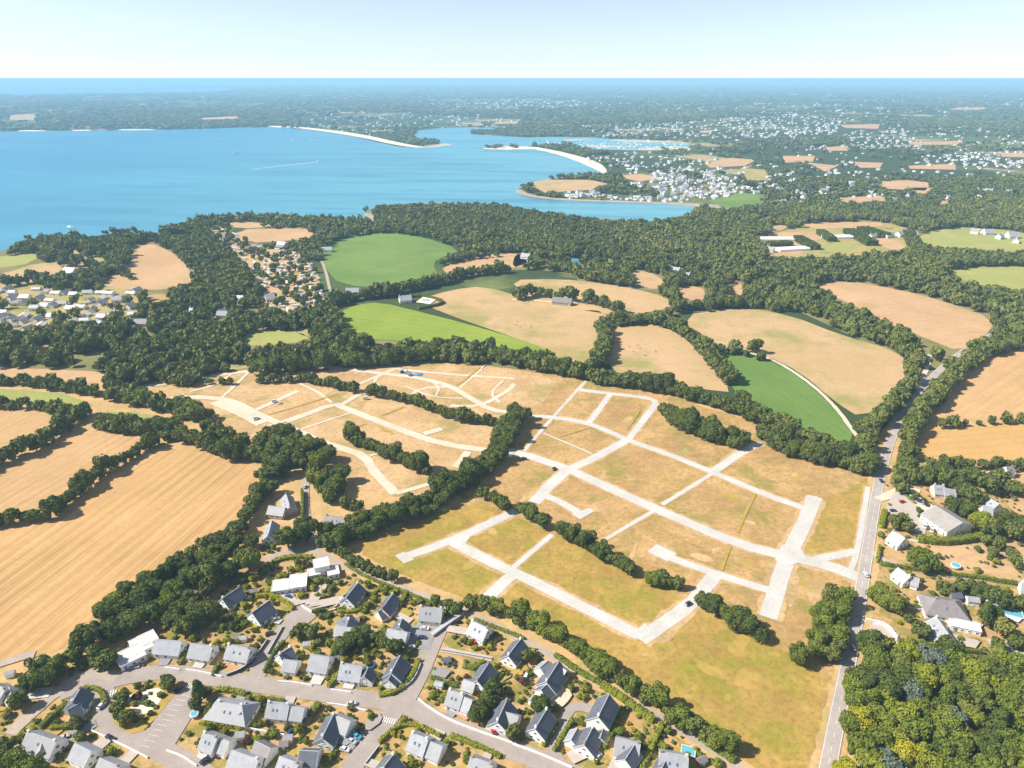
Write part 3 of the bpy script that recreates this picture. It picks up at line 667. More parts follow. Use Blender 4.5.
house('small plain house with pale grey roof and no wing beside the lower left street', 'the small plain house at the lower left', (75, 744, 91, 752), 8.5, S, chim=False, sky=0)
house('dark roofed house with lower extension inside a curved hedge, left of the street bend', 'the house inside the curved hedge', (81, 688, 72, 703), 9, D, wings=[((80, 704, 68, 710), 7, D, 2.6)])
house('grey roofed pair of buildings cut by the left edge of the picture', 'the house at the left edge', (-4, 684, 5, 690), 8, S, wings=[((9, 688, 14, 698), 6, S, 2.5)])
house('grey roof at the bottom edge left of the street', 'the lowest house left of the street', (100, 759, 119, 767), 8.5, S, sky=1)
house('pale grey roofed house joined to the white flat building', 'the house beside the white flat building', (156, 640, 181, 642), 9, S, chim=False, sky=0)
house('plain grey roofed house in the middle of the row above the street', 'the middle house of the upper row', (191, 644, 212, 647), 9, S, sky=0)
house('grey roofed house with two skylights behind a dark wall at the street corner', 'the corner house with the dark wall', (228, 645, 250, 649), 9, S, sky=2)
house('wide hipped grey house behind the yellow hedge', 'the wide hipped house', (219, 702, 242, 706), 12, S, hip=True, wings=[((246, 703, 240, 714), 7, D, 2.7)], rise=4.2)
house('long grey house with joined garage and three skylights below the estate street', 'the long house below the street', (268, 703, 289, 705), 8.5, S, wings=[((291, 707, 304, 709), 7.5, S, 2.6)], sky=3)
house('white house with grey roof left of the flat porch, south of the hedge row', 'the house by the car park hedge', (204, 733, 217, 738), 9, S, wings=[((221, 739, 229, 742), 7.5, S, 2.6)])
house('large grey and dark brown roofed house at the bottom edge', 'the large house at the bottom edge', (232, 751, 258, 760), 9.5, S, wings=[((256, 742, 270, 749), 8, 'slate_brown', 2.9)], sky=0)
house('L shaped house with one dark and one pale roof slope facing the three parked cars', 'the L shaped house', (334, 714, 322, 738), 8.5, D, wings=[((334, 715, 350, 722), 8, S, 2.9)])
house('grey house with dark rear wing at the bottom edge left of the side street', 'the house left of the side street', (280, 757, 298, 764), 9, S, wings=[((300, 751, 318, 752), 8, D, 2.9)])
house('small white house with steep dark roof and low front wing beside the north street', 'the house beside the north street', (291, 647, 279, 655), 8.5, D, wings=[((284, 660, 297, 662), 7, S, 2.7)])
house('pale grey roofed house with white conservatory, second from the north street', 'the house with the white conservatory', (311, 655, 329, 658), 10, S, chim=False, sky=0)
house('pale grey house with three skylights and round trampoline behind it', 'the house with the trampoline', (341, 664, 362, 667), 9.5, S, wings=[((368, 668, 364, 677), 7, D, 2.7)], sky=3)
house('white gabled house with black roof inside the curved corner hedge', 'the house in the curved corner hedge', (400, 656, 391, 673), 9, D, wings=[((393, 671, 388, 680), 7, D, 2.6)])
house('pale grey house with red paved drive right of the crossing', 'the house with the red drive', (449, 690, 463, 695), 9, S, wings=[((463, 697, 472, 701), 8, S, 2.6)])
house('dark roofed house with half round white dormer and pale annex', 'the house with the pale annex', (489, 663, 477, 681), 9, D, wings=[((464, 680, 475, 684), 6, S, 2.4)])
house('long pale grey house behind the hedged corner at the lower centre', 'the long house behind the hedged corner', (412, 733, 428, 740), 9.5, S, wings=[((430, 742, 442, 747), 8.5, S, 2.6)])
house('dark roofed house at the bottom edge right of the side street', 'the house right of the side street', (394, 754, 384, 767), 9.5, D)
house('pale grey roof at the bottom edge below the estate street', 'the bottom edge house below the estate street', (471, 757, 492, 765), 9.5, S)
house('steep dark roofed white house with lit white gable above the garden path', 'the house above the garden path', (521, 639, 508, 656), 8.5, D)
house('big white house with several gables and gravel court', 'the many gabled house', (559, 662, 546, 682), 10, D, wings=[((548, 661, 540, 668), 7, S, 3), ((560, 667, 566, 671), 6, S, 2.7), ((549, 683, 541, 690), 7.5, D, 2.7)])
house('white house with pale cross gable beside a red parked car', 'the house with the red parked car', (507, 700, 497, 722), 9, D, wings=[((504, 712, 518, 717), 7, S, 2.8)])
house('dark roofed house with round tree at its corner, left of the close', 'the house left of the close', (547, 709, 535, 729), 9, D)
house('tall white house with steep dark roof at the end of the close', 'the tall close house', (609, 695, 598, 717), 10, D, he=4.2)
house('white house with pale flat annex and garage inside a square hedge', 'the house in the square hedge', (593, 727, 584, 745), 9, D, wings=[((577, 729, 571, 740), 6, S, 2.5), ((603, 729, 600, 738), 5, 'slate_brown', 2.4)])
house('white house with dark front gable and pale roof left of the long yellow green hedge', 'the house left of the yellow green hedge', (616, 738, 640, 744), 9, S, wings=[((634, 746, 625, 760), 8, D, 3)])
house('pale roofed house with dark dormer at the bottom edge right of the yellow green hedge', 'the house right of the yellow green hedge', (660, 752, 688, 757), 11, S, wings=[((668, 756, 662, 768), 7, D, 3)])
house('long low black roofed house with two skylights at the top left of the estate', 'the top left black roofed house', (240, 587, 222, 599), 8.5, D)
house('black roofed white house beside the yellow hedge and the north street', 'the house beside the yellow hedge', (269, 601, 252, 613), 10, D, sky=0, chim=False)
flat_house('modern white flat roofed house with blue car in its drive', 'the flat roofed house with the blue car', [(283, 585, 11, 9, 3.2, .2, 0), (298, 581, 9, 11, 3.4, .2, 0)])
flat_house('two storey white cube house below the lane bend', 'the two storey cube house', [(321, 563, 8, 8, 5.8, .35, 0), (314, 572, 6, 6, 3, .35, 0), (333, 571, 6, 7, 3.1, .35, 0)])
house('dark roofed house with white gable between shrubs right of the turning circle', 'the house right of the turning circle', (358, 583, 346, 598), 8.5, D, wings=[((350, 592, 343, 596), 6, D, 2.6)])
house('cream gabled dark roofed house below the lane', 'the cream gabled house', (393, 594, 382, 609), 8, D, 'cream_wall', wings=[((385, 608, 378, 612), 6.5, D, 2.5)])
house('pale grey house with three skylights beside a green round pool cover', 'the house beside the green pool cover', (420, 607, 442, 609), 9.5, S, sky=3)
house('white house with black pyramid roof and pale front wing', 'the house with the black pyramid roof', (346, 616, 349, 620), 8, D, hip=True, wings=[((336, 626, 355, 629), 7, S, 2.7)])
house('white house with black pointed roof near the court of parked cars', 'the pointed roof house by the court', (402, 619, 399, 627), 8, D, wings=[((388, 629, 407, 633), 7.5, S, 2.8)])
house('pale grey house with red car in front, just below the lane', 'the red car house', (472, 621, 488, 629), 9.5, S)
flat_house('long white flat roofed building at the head of the street bend', 'the white flat building', [(130, 655, 11, 10, 3.4, .75, 0), (141, 644, 8, 11, 3.4, .75, 0), (148, 638, 7, 8, 3.5, .3, 0)], 'building')
# right of the main road
house('white house with short blue grey roof beside the hedged farm lane', 'the house beside the farm lane', (898, 568, 910, 577), 8, S, wings=[((912, 577, 919, 579), 7, S, 2.6)], sky=0)
house('large dark hipped house with white porch left of two small blue roofs', 'the large hipped house', (936, 599, 955, 602), 16, 'slate_brown', hip=True, rise=4.5, sky=1)
house('white gabled house with steep grey roof beside a white carport', 'the gabled house beside the carport', (936, 617, 948, 634), 10, S)
house('stone cottage with grey roof behind trees above the barn', 'the cottage above the barn', (934, 485, 944, 486), 9, S, 'cream_wall', wings=[((944, 489, 955, 490), 7, S, 2.6)])
house('white farmhouse with bright pale roof right of the barn', 'the farmhouse right of the barn', (986, 496, 999, 504), 9, S, wings=[((983, 506, 993, 508), 8, S, 2.8)], he=4)
house('long grey barn with ribbed roof and white vans beside it', 'the barn', (935, 506, 962, 523), 20, 'fibre_roof', rise=4, he=4.5, chim=False, sky=0, cat='barn', name='barn')
house('white house with dark grey roof between the main road and the barn', 'the house next to the main road', (893, 531, 905, 538), 10, 'slate', sky=0)
house('small grey roofed cottage hidden in trees above the farmhouse', 'the cottage in the trees', (983, 472, 990, 473), 8, S)
house('small brown roofed house near the right edge beyond the orchard', 'the brown roofed house near the right edge', (1006, 467, 1013, 467), 8, 'slate_brown')
house('white house cut by the right edge beside the farm lane', 'the house at the right edge', (1022, 582, 1034, 585), 8.5, S)
flat_house('low white carport roof between two houses at the right', 'the carport', [(965, 625, 13, 6, 3, -.35, 0)], 'carport')
# left of the lane
house('grey slate L shaped farmhouse above the lane bend', 'the slate farmhouse', (286, 494, 290, 507), 8, S, 'stone_wall', wings=[((269, 506, 285, 508), 8, S, 3)])
house('white gabled house half hidden by a big round tree', 'the house behind the big round tree', (272, 521, 268, 536), 8, S)
house('low brown hipped bungalow between the lane and the tree line', 'the brown bungalow', (327, 516, 345, 518), 10, 'slate_brown', 'white_wall', hip=True, rise=3.4)
# hamlet farther away
for lb, pl, r_, wd, rf, wl in [('long low stone barn with grey roof on the pasture edge', 'the long stone barn', (553, 297, 572, 299), 11, 'slate_brown', 'stone_wall'), ('white gabled farmhouse right of the long stone barn', 'the farmhouse', (588, 294, 593, 292), 11, S, 'white_wall'),
  ('big white house at the edge of the wood', 'the big white house', (669, 266, 680, 268), 14, S, 'white_wall'), ('small white house right of the big white house at the wood', 'the small white house', (684, 272, 690, 273), 9, S, 'white_wall'),
  ('white house north of the bright green meadow, leftmost of three', 'the leftmost house', (346, 288, 359, 288), 11, S, 'white_wall'), ('white house north of the bright green meadow, middle of three', 'the middle house', (376, 290, 383, 288), 10, S, 'white_wall'),
  ('white house with grey roof next to the hedged swimming pool', 'the pool house', (399, 296, 411, 295), 12, S, 'white_wall'), ('white house with pale drive near the tan patch inside the wood', 'the house in the wood', (522, 253, 530, 254), 11, S, 'white_wall'),
  ('large grey house alone among trees above the village', 'the manor', (65, 267, 75, 268), 15, S, 'white_wall'), ('white gabled house alone in the trees right of the village', 'the lone house', (187, 307, 193, 309), 11, S, 'white_wall'),
  ('grey roofed house among trees right of the lone white gabled house', 'the grey house', (217, 311, 228, 311), 10, S, 'white_wall'), ('house with yellow front below the village trees', 'the yellow house', (134, 319, 147, 319), 10, 'slate_brown', 'cream_wall'),
  ('long white hotel block at the foot of the campsite', 'the hotel block', (265, 294, 274, 293), 14, S, 'white_wall'), ('white house block right of the hotel at the foot of the campsite', 'the second block', (295, 293, 305, 293), 12, S, 'white_wall'),
  ('white house left of the round green meadow', 'the house by the meadow', (322, 247, 332, 247), 10, S, 'white_wall'), ('pale house among trees above the campsite', 'the pale house', (278, 241, 286, 242), 12, S, 'white_wall'),
  ('white house left of the far crossroads', 'the far house', (885, 233, 893, 232), 12, S, 'white_wall'), ('white house right of the far crossroads', 'the far house', (898, 232, 907, 231), 12, S, 'white_wall'),
  ('low white building at the far right of the olive field', 'the far building', (984, 229, 993, 229), 14, S, 'white_wall'), ('white farm buildings at the right edge above the olive field', 'the far farm', (1008, 232, 1018, 232), 16, S, 'white_wall')]:
    house(lb, pl, r_, wd, rf, wl, sky=0, rise=wd * .4, he=3.4)
for i, (u, v, l) in enumerate([(776, 240, 34), (840, 238, 30), (792, 250, 26)]):
    c = P(u, v); mb = MB(); root = link('greenhouse', None, None, (*c, .3), .1 * i)
    tag(root, ['white greenhouse at the left of the three beyond the wood', 'white greenhouse nearest the far crossroads', 'lower long greenhouse beside the dark hedge strips'][i], 'greenhouse', 'greenhouses beyond the wood')
    mb.box(-l, -9, 0, l, 9, 2.5); link('wall', mb.mesh('wall', 'white_paint'), root)
    mb = MB()
    for k in range(3):
        y0 = -9 + k * 6; n = 6
        prof = [(y0 + 3 - 3 * math.cos(PI * q / n), 2.51 + 1.5 * math.sin(PI * q / n)) for q in range(n + 1)]
        mb.add([(-l, a_, b_) for a_, b_ in prof] + [(l, a_, b_) for a_, b_ in prof], [(q, n + 1 + q, n + 2 + q, q + 1) for q in range(n)] + [tuple(range(n + 1)), tuple(range(2 * n + 1, n, -1))])
    link('roof', mb.mesh('roof', 'white_paint'), root); FOOT.append((c[0], c[1], l))
# ------------------------------------------------------------------ villages and towns in the distance
def mini_house_meshes(wallm, roofm, L, Wd, he, rise):
    x, y, hr = L / 2, Wd / 2, he + rise; mb = MB()
    mb.add([(-x, -y, 0), (x, -y, 0), (x, y, 0), (-x, y, 0), (-x, -y, he), (x, -y, he), (x, y, he), (-x, y, he), (-x, 0, hr), (x, 0, hr)],
           [(0, 1, 5, 4), (2, 3, 7, 6), (1, 2, 6, 9, 5), (3, 0, 4, 8, 7), (4, 5, 9, 8), (6, 7, 8, 9)])
    wl = mb.mesh('wall', wallm); mb = MB(); e = .5; s = rise / y; ze = he - e * s + .15; zr = hr + .15; X = x + .4
    for q in (-1, 1):
        ff = [(0, 1, 2, 3), (0, 4, 5, 1), (7, 6, 5, 4), (1, 5, 6, 2), (3, 7, 4, 0)]
        if q > 0: ff = [f[::-1] for f in ff]
        mb.add([(-X, (y + e) * q, ze), (X, (y + e) * q, ze), (X, 0, zr), (-X, 0, zr), (-X, (y + e) * q, ze - .25), (X, (y + e) * q, ze - .25), (X, 0, zr - .25), (-X, 0, zr - .25)], ff)
    for q in (-1, 1): mb.box(q * (x - 1) - .5, -.4, hr - 1, q * (x - 1) + .5, .4, hr + 1.1, 1)
    rf = mb.mesh('roof', [roofm, wallm]); mb = MB()
    for q in (-1, 1):
        for k in range(4):
            cx = -x + (k + .5) * L / 4; mb.box(cx - .6, q * (y + .05) - .06, 1, cx + .6, q * (y + .05) + .06, 2.3)
    mb.box(-.5, -y - .13, 0, .5, -y - .003, 2.1)
    return wl, rf, mb.mesh('window', 'glass')
MINI = [mini_house_meshes('white_wall', 'slate', 14, 9, 3, 3.6), mini_house_meshes('white_wall', 'flat_roof', 16, 10, 3.2, 2.2), mini_house_meshes('white_wall', 'slate', 12, 9, 4.6, 3.4), mini_house_meshes('cream_wall', 'fibre_roof', 15, 9, 3, 3)]
def mini(x, y, a, k, label, group, place=None, s=1.0, cat='house', parts=True):
    root = link(cat.replace(' ', '_'), None, None, (x, y, .3), a); root.scale = (s, s, s); tag(root, label, cat, group)
    link('wall', MINI[k][0], root); link('roof', MINI[k][1], root)
    if parts: link('window', MINI[k][2], root)
    FOOT.append((x, y, 8.5 * s)); return root
vil = [(145, 232), (180, 243), (255, 248), (95, 290), (200, 278), (140, 312), (15, 330), (95, 340), (10, 375), (110, 392), (285, 312), (370, 315), (405, 247), (362, 280), (525, 250), (470, 280), (445, 325), (520, 305), (330, 358), (370, 365), (760, 318), (890, 330), (955, 268), (30, 235), (60, 292), (405, 372), (150, 355), (435, 250), (210, 300), (0, 240), (180, 300), (5, 350), (320, 305), (500, 268), (225, 250), (50, 250), (405, 290), (545, 240)]
vil = [(u / 4, 230 + v / 4) for u, v in vil]
for _ in range(400):
    q = (random.uniform(1, 140), random.uniform(288, 330))
    if len(vil) < 54 and q[1] < 330 - q[0] * .10 and all(abs(q[0] - a) > 9 or abs(q[1] - b_) > 4.5 for a, b_ in vil): vil.append(q)
vil.sort()
for i, (u, v) in enumerate(vil):
    x, y = P(u, v, 3); mini(x, y, random.choice((0, 1.57)) + random.uniform(-.35, .35), random.choice((0, 1, 2)), 'white house of the village left of the campsite, %s counted from the left edge' % ordn(i), 'houses of the village on the left', s=random.uniform(.68, .92))
for i, (u, v) in enumerate([(770, 250), (812, 243), (868, 230), (873, 236), (1000, 237), (1016, 241), (975, 232)]):
    x, y = P(u, v, 3); mini(x, y, random.uniform(0, 3), random.choice((0, 2)), 'small white farm building beyond the wood, %s from the left' % ordn(i), 'farm buildings beyond the wood')
# mobile homes of the campsite
VILLAGE = parse('-60,282 60,284 110,286 150,296 148,318 60,334 -60,336')
CAMP = parse('205,228 225,226 250,245 278,250 300,252 318,275 326,303 300,312 262,312 258,282 235,252')
sheet('village_ground', VILLAGE, 'clearing', .2, 0)
sheet('campsite', CAMP, 'pasture_dry', .3, 0, 'sandy campsite ground')
mb = MB(); mb.box(-4, -1.6, .4, 4, 1.6, 2.7); MH_W = mb.mesh('wall', 'white_wall')
mb = MB(); mb.add([(-4.2, -1.8, 2.71), (4.2, -1.8, 2.71), (4.2, 1.8, 2.71), (-4.2, 1.8, 2.71), (-4.2, 0, 3.3), (4.2, 0, 3.3)], [(0, 1, 5, 4), (2, 3, 4, 5), (1, 2, 5), (3, 0, 4), (3, 2, 1, 0)]); MH_R = mb.mesh('roof', 'flat_roof')
mb = MB(); mb.box(-2, -4.2, 0, 3, -1.62, .4); MH_D = mb.mesh('deck', 'flat_roof')
pts = []
lo, hi = P(200, 312), P(330, 226)
xs = [P(u, v) for u, v in CAMP]; x0, x1 = min(p[0] for p in xs), max(p[0] for p in xs); y0, y1 = min(p[1] for p in xs), max(p[1] for p in xs)
yy = y0
while yy < y1:
    xx = x0
    while xx < x1:
        px_, py_ = xx + random.uniform(-4.5, 4.5), yy + random.uniform(-6, 6); u, v = to_px(px_, py_)
        if inpoly(u, v, CAMP) and random.random() < .80 and not (263 < u < 307 and 290 < v < 300): pts.append((float(u), px_, py_))
        xx += 11.5
    yy += 17
pts.sort()
for i, (u, x, y) in enumerate(pts):
    r = link('mobile_home', None, None, (x, y, .3), random.choice((.2, 1.75)) + random.uniform(-.5, .5))
    tag(r, 'white mobile home on the campsite, %s counted from the left' % ordn(i), 'mobile home', 'mobile homes of the campsite')
    link('wall', MH_W, r); link('roof', MH_R, r); link('deck', MH_D, r); FOOT.append((x, y, 2.2))
# distant towns
TOWNS = [('300,115 400,112 480,118 520,120 505,131 420,133 370,135 330,130 300,124', 170, 'the town behind the long beach'), ('410,100 520,98 590,100 580,108 430,108', 150, 0), ('570,125 690,122 768,112 850,118 830,135 740,138 600,137', 420, 'the far town behind the harbour'),
 ('580,157 640,151 700,160 760,165 770,190 745,200 700,199 640,188 600,168', 240, 'the peninsula'), ('640,176 690,166 735,180 728,198 690,200 660,195', 120, 'the peninsula'), ('560,191 690,199 690,202 560,198', 45, 'the peninsula shore'),
 ('920,155 1060,149 1060,165 930,168', 110, 'the far right village'), ('840,134 910,130 920,146 860,150', 60, 0), ('985,114 1010,112 1010,120 985,120', 14, 0), ('300,96 1060,92 1060,150 800,150 600,122 300,118', 1000, 0), ('640,150 1060,140 1060,200 780,205 700,150', 170, 0), ('40,98 300,96 300,122 40,122', 90, 0), ('768,175 860,160 900,200 780,205', 70, 0), ('270,124 300,120 340,130 300,128', 24, 0),
 ('5,128.2 160,127.5 250,126 250,120 5,122', 40, 0)]
SEAP = [SEA, FARSEA]
far = []
for pts, n_, nm in TOWNS:
    poly = parse(pts); us = [p[0] for p in poly]; vs_ = [p[1] for p in poly]; k = 0; tries = 0
    while k < n_ and tries < n_ * 30:
        tries += 1; u, v = random.uniform(min(us), max(us)), random.uniform(min(vs_), max(vs_))
        if not inpoly(u, v, poly) or any(inpoly(u, v, s_) for s_ in SEAP) or any(inpoly(u, v, f) for f in FIELDS): continue
        x, y = P(u, v, 2); s = random.uniform(.62, 1.1) * (1 + max(0, y - 2500) / 5000)
        far.append((x, y, s, nm)); k += 1
far.sort(key=lambda t: -t[2] / math.hypot(t[0], t[1]))
n_ind = max(0, 296 - sum(1 for o in bpy.data.objects if o.get('category') == 'house'))
for x, y, s, nm in far[:n_ind]:
    mini(x, y, random.uniform(0, PI), random.choice((0, 2, 1, 2)), 'tiny white house among many on ' + ('the peninsula beyond the river' if nm in ('the peninsula', 'the peninsula shore') else 'the far shore and hills beyond the bay'), 'distant houses of ' + ('the peninsula' if nm in ('the peninsula', 'the peninsula shore') else 'the far countryside'), s=s, parts=False)
mb = MB()
for x, y, s, nm in far[n_ind:]:
    k = random.choice((0, 0, 1, 2, 2)); a = random.uniform(0, PI); s2 = s * .85
    mt = Matrix.Translation((x, y, .3)) @ Matrix.Rotation(a, 4, 'Z') @ Matrix.Scale(s2, 4)
    for q in (0, 1):
        me = MINI[k][q]; mb.add([mt @ v_.co for v_ in me.vertices], [tuple(p.vertices) for p in me.polygons], 0 if q == 0 else (1 if k != 1 else 2))
tag(link('distant_town', mb.mesh('distant_town', ['white_wall', 'slate', 'flat_roof'])), 'hundreds of tiny white houses of the distant towns between the woods', 'town', kind='stuff')
FARH = np.array([(a, b_) for a, b_, c, d in far])
# ------------------------------------------------------------------ foliage
def crown_template(nq, seed, size, lobes=9, core=True, squash=1.0, cone=False):
    r = np.random.default_rng(seed); C = []; R = []
    C.append((0, 0, .95)); R.append(.62)
    for i in range(lobes):
        a = 2.4 * i + r.uniform(-.4, .4); d = r.uniform(.30, .68); zz = r.uniform(.55, 1.22)
        if cone: d = r.uniform(.0, .5); zz = .4 + 1.6 * (1 - d * 1.9)
        C.append((d * math.cos(a), d * math.sin(a), zz)); R.append(r.uniform(.30, .46) if not cone else .28)
    C = np.array(C); R = np.array(R)
    out = []; need = nq; 
    if lobes > 9 and not cone:
        R[1:] *= r.uniform(.62, 1.0, len(R) - 1); C[1:, :2] *= 1.12
    pts = np.zeros((0, 3)); nrm = np.zeros((0, 3))
    while len(pts) < nq:
        k = r.integers(0, len(C), nq * 2, ); d = r.normal(size=(nq * 2, 3)); d[:, 2] += .25; d /= np.linalg.norm(d, axis=1)[:, None]
        p = C[k] + d * (R[k] * r.uniform(.86, 1.12, nq * 2))[:, None]
        dist = np.linalg.norm(p[:, None, :] - C[None], axis=2) / R[None]; dist[np.arange(len(k)), k] = 9
        ok = (dist.min(1) > .84) & (p[:, 2] > .16)
        pts = np.vstack([pts, p[ok]]); nrm = np.vstack([nrm, d[ok]])
    pts, nrm = pts[:nq], nrm[:nq]
    nrm = nrm + r.normal(size=nrm.shape) * .6; nrm /= np.linalg.norm(nrm, axis=1)[:, None]
    t = np.cross(nrm, r.normal(size=nrm.shape)); t /= np.linalg.norm(t, axis=1)[:, None]; b_ = np.cross(nrm, t)
    s = size * r.uniform(.55, 1.25, (nq, 1)); s2 = s * r.uniform(.6, 1, (nq, 1))
    V = np.stack([pts - t * s - b_ * s2 * .6, pts + t * s * .7 - b_ * s2, pts + t * s + b_ * s2 * .7, pts - t * s * .6 + b_ * s2], 1).reshape(-1, 3)
    Fq = np.arange(nq * 4).reshape(-1, 4)
    if core:
        g_ = [-1, 0, 1]; cv = []; cf = []
        for ax in range(3):
            for sg in (-1, 1):
                o = len(cv)
                for i in g_:
                    for j in g_:
                        q = [0, 0, 0]; q[ax] = sg; q[(ax + 1) % 3] = i * sg; q[(ax + 2) % 3] = j; q = np.array(q, float); cv.append(q / np.linalg.norm(q))
                for i in range(2):
                    for j in range(2): cf.append((o + i * 3 + j, o + i * 3 + 3 + j, o + i * 3 + 4 + j, o + i * 3 + 1 + j))
        cv = np.array(cv); cf = np.array(cf)
        for c_, r_ in zip(C[:7 if nq > 400 else 5], R):
            Fq = np.vstack([Fq, cf + len(V)]); V = np.vstack([V, c_ + cv * r_ * .76])
    return V, Fq
def quad_mesh(name, V, Fq, mat, tint=None):
    me = bpy.data.meshes.new(name); me.vertices.add(len(V)); me.vertices.foreach_set('co', V.astype(np.float32).ravel())
    me.loops.add(Fq.size); me.loops.foreach_set('vertex_index', Fq.astype(np.int32).ravel())
    me.polygons.add(len(Fq)); me.polygons.foreach_set('loop_start', np.arange(0, Fq.size, 4, dtype=np.int32))
    if tint is not None:
        at = me.attributes.new('tint', 'FLOAT', 'POINT'); at.data.foreach_set('value', tint.astype(np.float32))
    me.materials.append(M[mat]); me.update(calc_edges=True); return me
def stuff_mesh(name, temps, X, Y, R_, H, T, mat, Z=None):
    n = len(X); k = rng.integers(0, len(temps), n); a = rng.uniform(0, 6.28, n); VV = []; FF = []; TT = []; o = 0
    for q, (V, Fq) in enumerate(temps):
        id_ = np.where(k == q)[0]
        if not len(id_): continue
        c, s = np.cos(a[id_])[:, None], np.sin(a[id_])[:, None]; r_ = R_[id_][:, None]
        x = X[id_][:, None] + r_ * (V[None, :, 0] * c - V[None, :, 1] * s); y = Y[id_][:, None] + r_ * (V[None, :, 0] * s + V[None, :, 1] * c)
        z = V[None, :, 2] * (H[id_] / 1.6)[:, None] + .1
        W = np.stack([x, y, z], 2).reshape(-1, 3)
        f = (Fq[None] + (np.arange(len(id_)) * len(V))[:, None, None]).reshape(-1, 4) + o
        VV.append(W); FF.append(f); TT.append(np.repeat(T[id_], len(V))); o += len(W)
    return quad_mesh(name, np.vstack(VV), np.vstack(FF), mat, np.concatenate(TT))
TREES = []   # x, y, r, H, variety, row description
def cut(u, v, H): return P(u, v, H * .5)
def row(desc, pts, r, var='d', step=None, H=None, jit=.25, double=0):
    p = [P(a, b_, (H or r * 1.75) * .5) for a, b_ in parse(pts)]; jit = jit if jit < .2 else .36
    out = []; step = step or r * 1.35
    for a, c in zip(p[:-1], p[1:]):
        L = math.hypot(c[0] - a[0], c[1] - a[1]); n_ = max(1, round(L / step)); d = ((c[0] - a[0]) / L, (c[1] - a[1]) / L)
        for i in range(n_):
            t = (i + .5) / n_
            for s in ((0,) if not double else (-double, double)):
                rr = r * random.uniform(1 - jit, 1 + jit * .8)
                out.append((a[0] + (c[0] - a[0]) * t - d[1] * s + random.uniform(-.8, .8), a[1] + (c[1] - a[1]) * t + d[0] * s + random.uniform(-.8, .8), rr, (H or rr * 1.75) * random.uniform(.78, 1.3), var, desc))
    TREES.extend(out)
def fill(desc, pts, r, var, step, dens=1.0, H=None, keep=2.0):
    poly = parse(pts); w_ = [P(*p) for p in poly]; x0, x1 = min(p[0] for p in w_), max(p[0] for p in w_); y0, y1 = min(p[1] for p in w_), max(p[1] for p in w_)
    X, Y = np.meshgrid(np.arange(x0, x1, step), np.arange(y0, y1, step)); X = X.ravel() + rng.uniform(-.38, .38, X.size) * step; Y = Y.ravel() + rng.uniform(-.38, .38, Y.size) * step
    ok = inpoly(X, Y, w_) & (rng.uniform(size=X.size) < dens) & (roaddist(X, Y) > keep)
    for x, y in zip(X[ok], Y[ok]):
        if any(math.hypot(x - a, y - b_) < q + 2 for a, b_, q in FOOT): continue
        rr = r * random.uniform(.72, 1.25); TREES.append((x, y, rr, rr * random.uniform(1.6, 2.0), random.choice(var), desc))
def one(desc, pts, r, var='m'):
    for a, b_ in parse(pts):
        x, y = P(a, b_, r * .9); TREES.append((x, y, r * random.uniform(.9, 1.1), r * 1.8, var, desc))
row('the clipped row above the lane', '338,552 360,563 400,582 440,600 462,612', 3.2, 'd', 3.8, 5.5, .12)
row('the row of bigger trees along the lane', '466,600 500,609', 4.8, 'm'); row('the long row between lane and meadow', '512,612 545,627 575,646 600,663 640,688 665,706 700,729 738,746', 5.2, 'm', 5.6)
row('the short row beside two gravel roads', '518,505 545,523', 5, 'd', 5.5); row('the row amid the building plots', '560,530 582,541 600,551 622,562 634,572', 4.6, 'd', 5.2)
row('the trees above the lower gravel crossing', '652,578 667,579 684,584', 4.6, 'm', 5); row('the row ending at the meadow corner', '698,596 720,608 742,623 766,636', 5.2, 'd', 6); one('the meadow corner near the main road', '800,655', 6, 'd')
row('the roadside clump left of the main road', '840,590 834,610 829,630 824,658', 5, 'm', 6, double=3.6); one('the verge of the main road', '864,540', 4, 'l')
row('the dense belt splitting the plots', '290,540 330,537 363,525 396,512 426,506 453,484 481,467 497,450 505,432 520,412', 6, 'd', 6, double=3.8)
row('the tree spur left of the meadow', '481,490 496,500 508,508', 5, 'd'); row('the tree row inside the left plots', '349,436 378,446 408,460 430,470', 6.3, 'd', 6.2)
row('the hedgerow across the upper plots', '256,379 303,377 343,385 378,392 415,400 456,416 490,420 505,426', 5.2, 'd', 7.5); row('the short hedge in the upper left plots', '205,381 240,381', 4, 'd', 6); row('the thick clump in the upper left plots', '165,375 195,379', 6, 'm', 6, double=5)
row('the hedgerow between the largest stubble fields', '-40,525 6,517 50,513 75,491 100,471 125,456 152,441 168,434', 5.4, 'd', 6.2); row('the hedgerow between the small stubble fields', '-30,470 15,451 40,442 65,423 84,409', 6.3, 'd', 7)
row('the hedgerow above the large stubble field', '98,420 132,427 162,427 195,437 225,450 252,453 275,455', 6.3, 'd', 7, double=2); row('the upper left hedge below the orange field', '-20,380 22,380 62,386 98,391', 5.5, 'd', 8)
row('the left hedge above the olive strip', '-20,403 35,404 70,411 85,415', 5.5, 'd', 8); row('the hedge between the green strips', '112,392 140,398 170,405 205,416', 6.5, 'm', 8, double=3); row('the hedge left of the first plots', '112,392 118,380 135,372', 6, 'd', 8, double=4)
row('the hedge right of the small orchard', '207,428 225,436 245,444', 5.5, 'm', 8)
row('the wood edge by the stubble', '272,468 250,508 240,527 217,537 200,548 185,557 170,572 150,592 120,608 92,635 70,660', 5.6, 'd', 7)
one('the garden behind the black roofed house', '248,560', 8, 'm'); one('the garden left of the black roofed house', '208,574', 9, 'd'); one('the wood behind the white flat building', '142,598 130,622 106,612 152,612', 6.5, 'd'); one('the gardens below the stubble field', '205,612 196,618', 6.5, 'd')
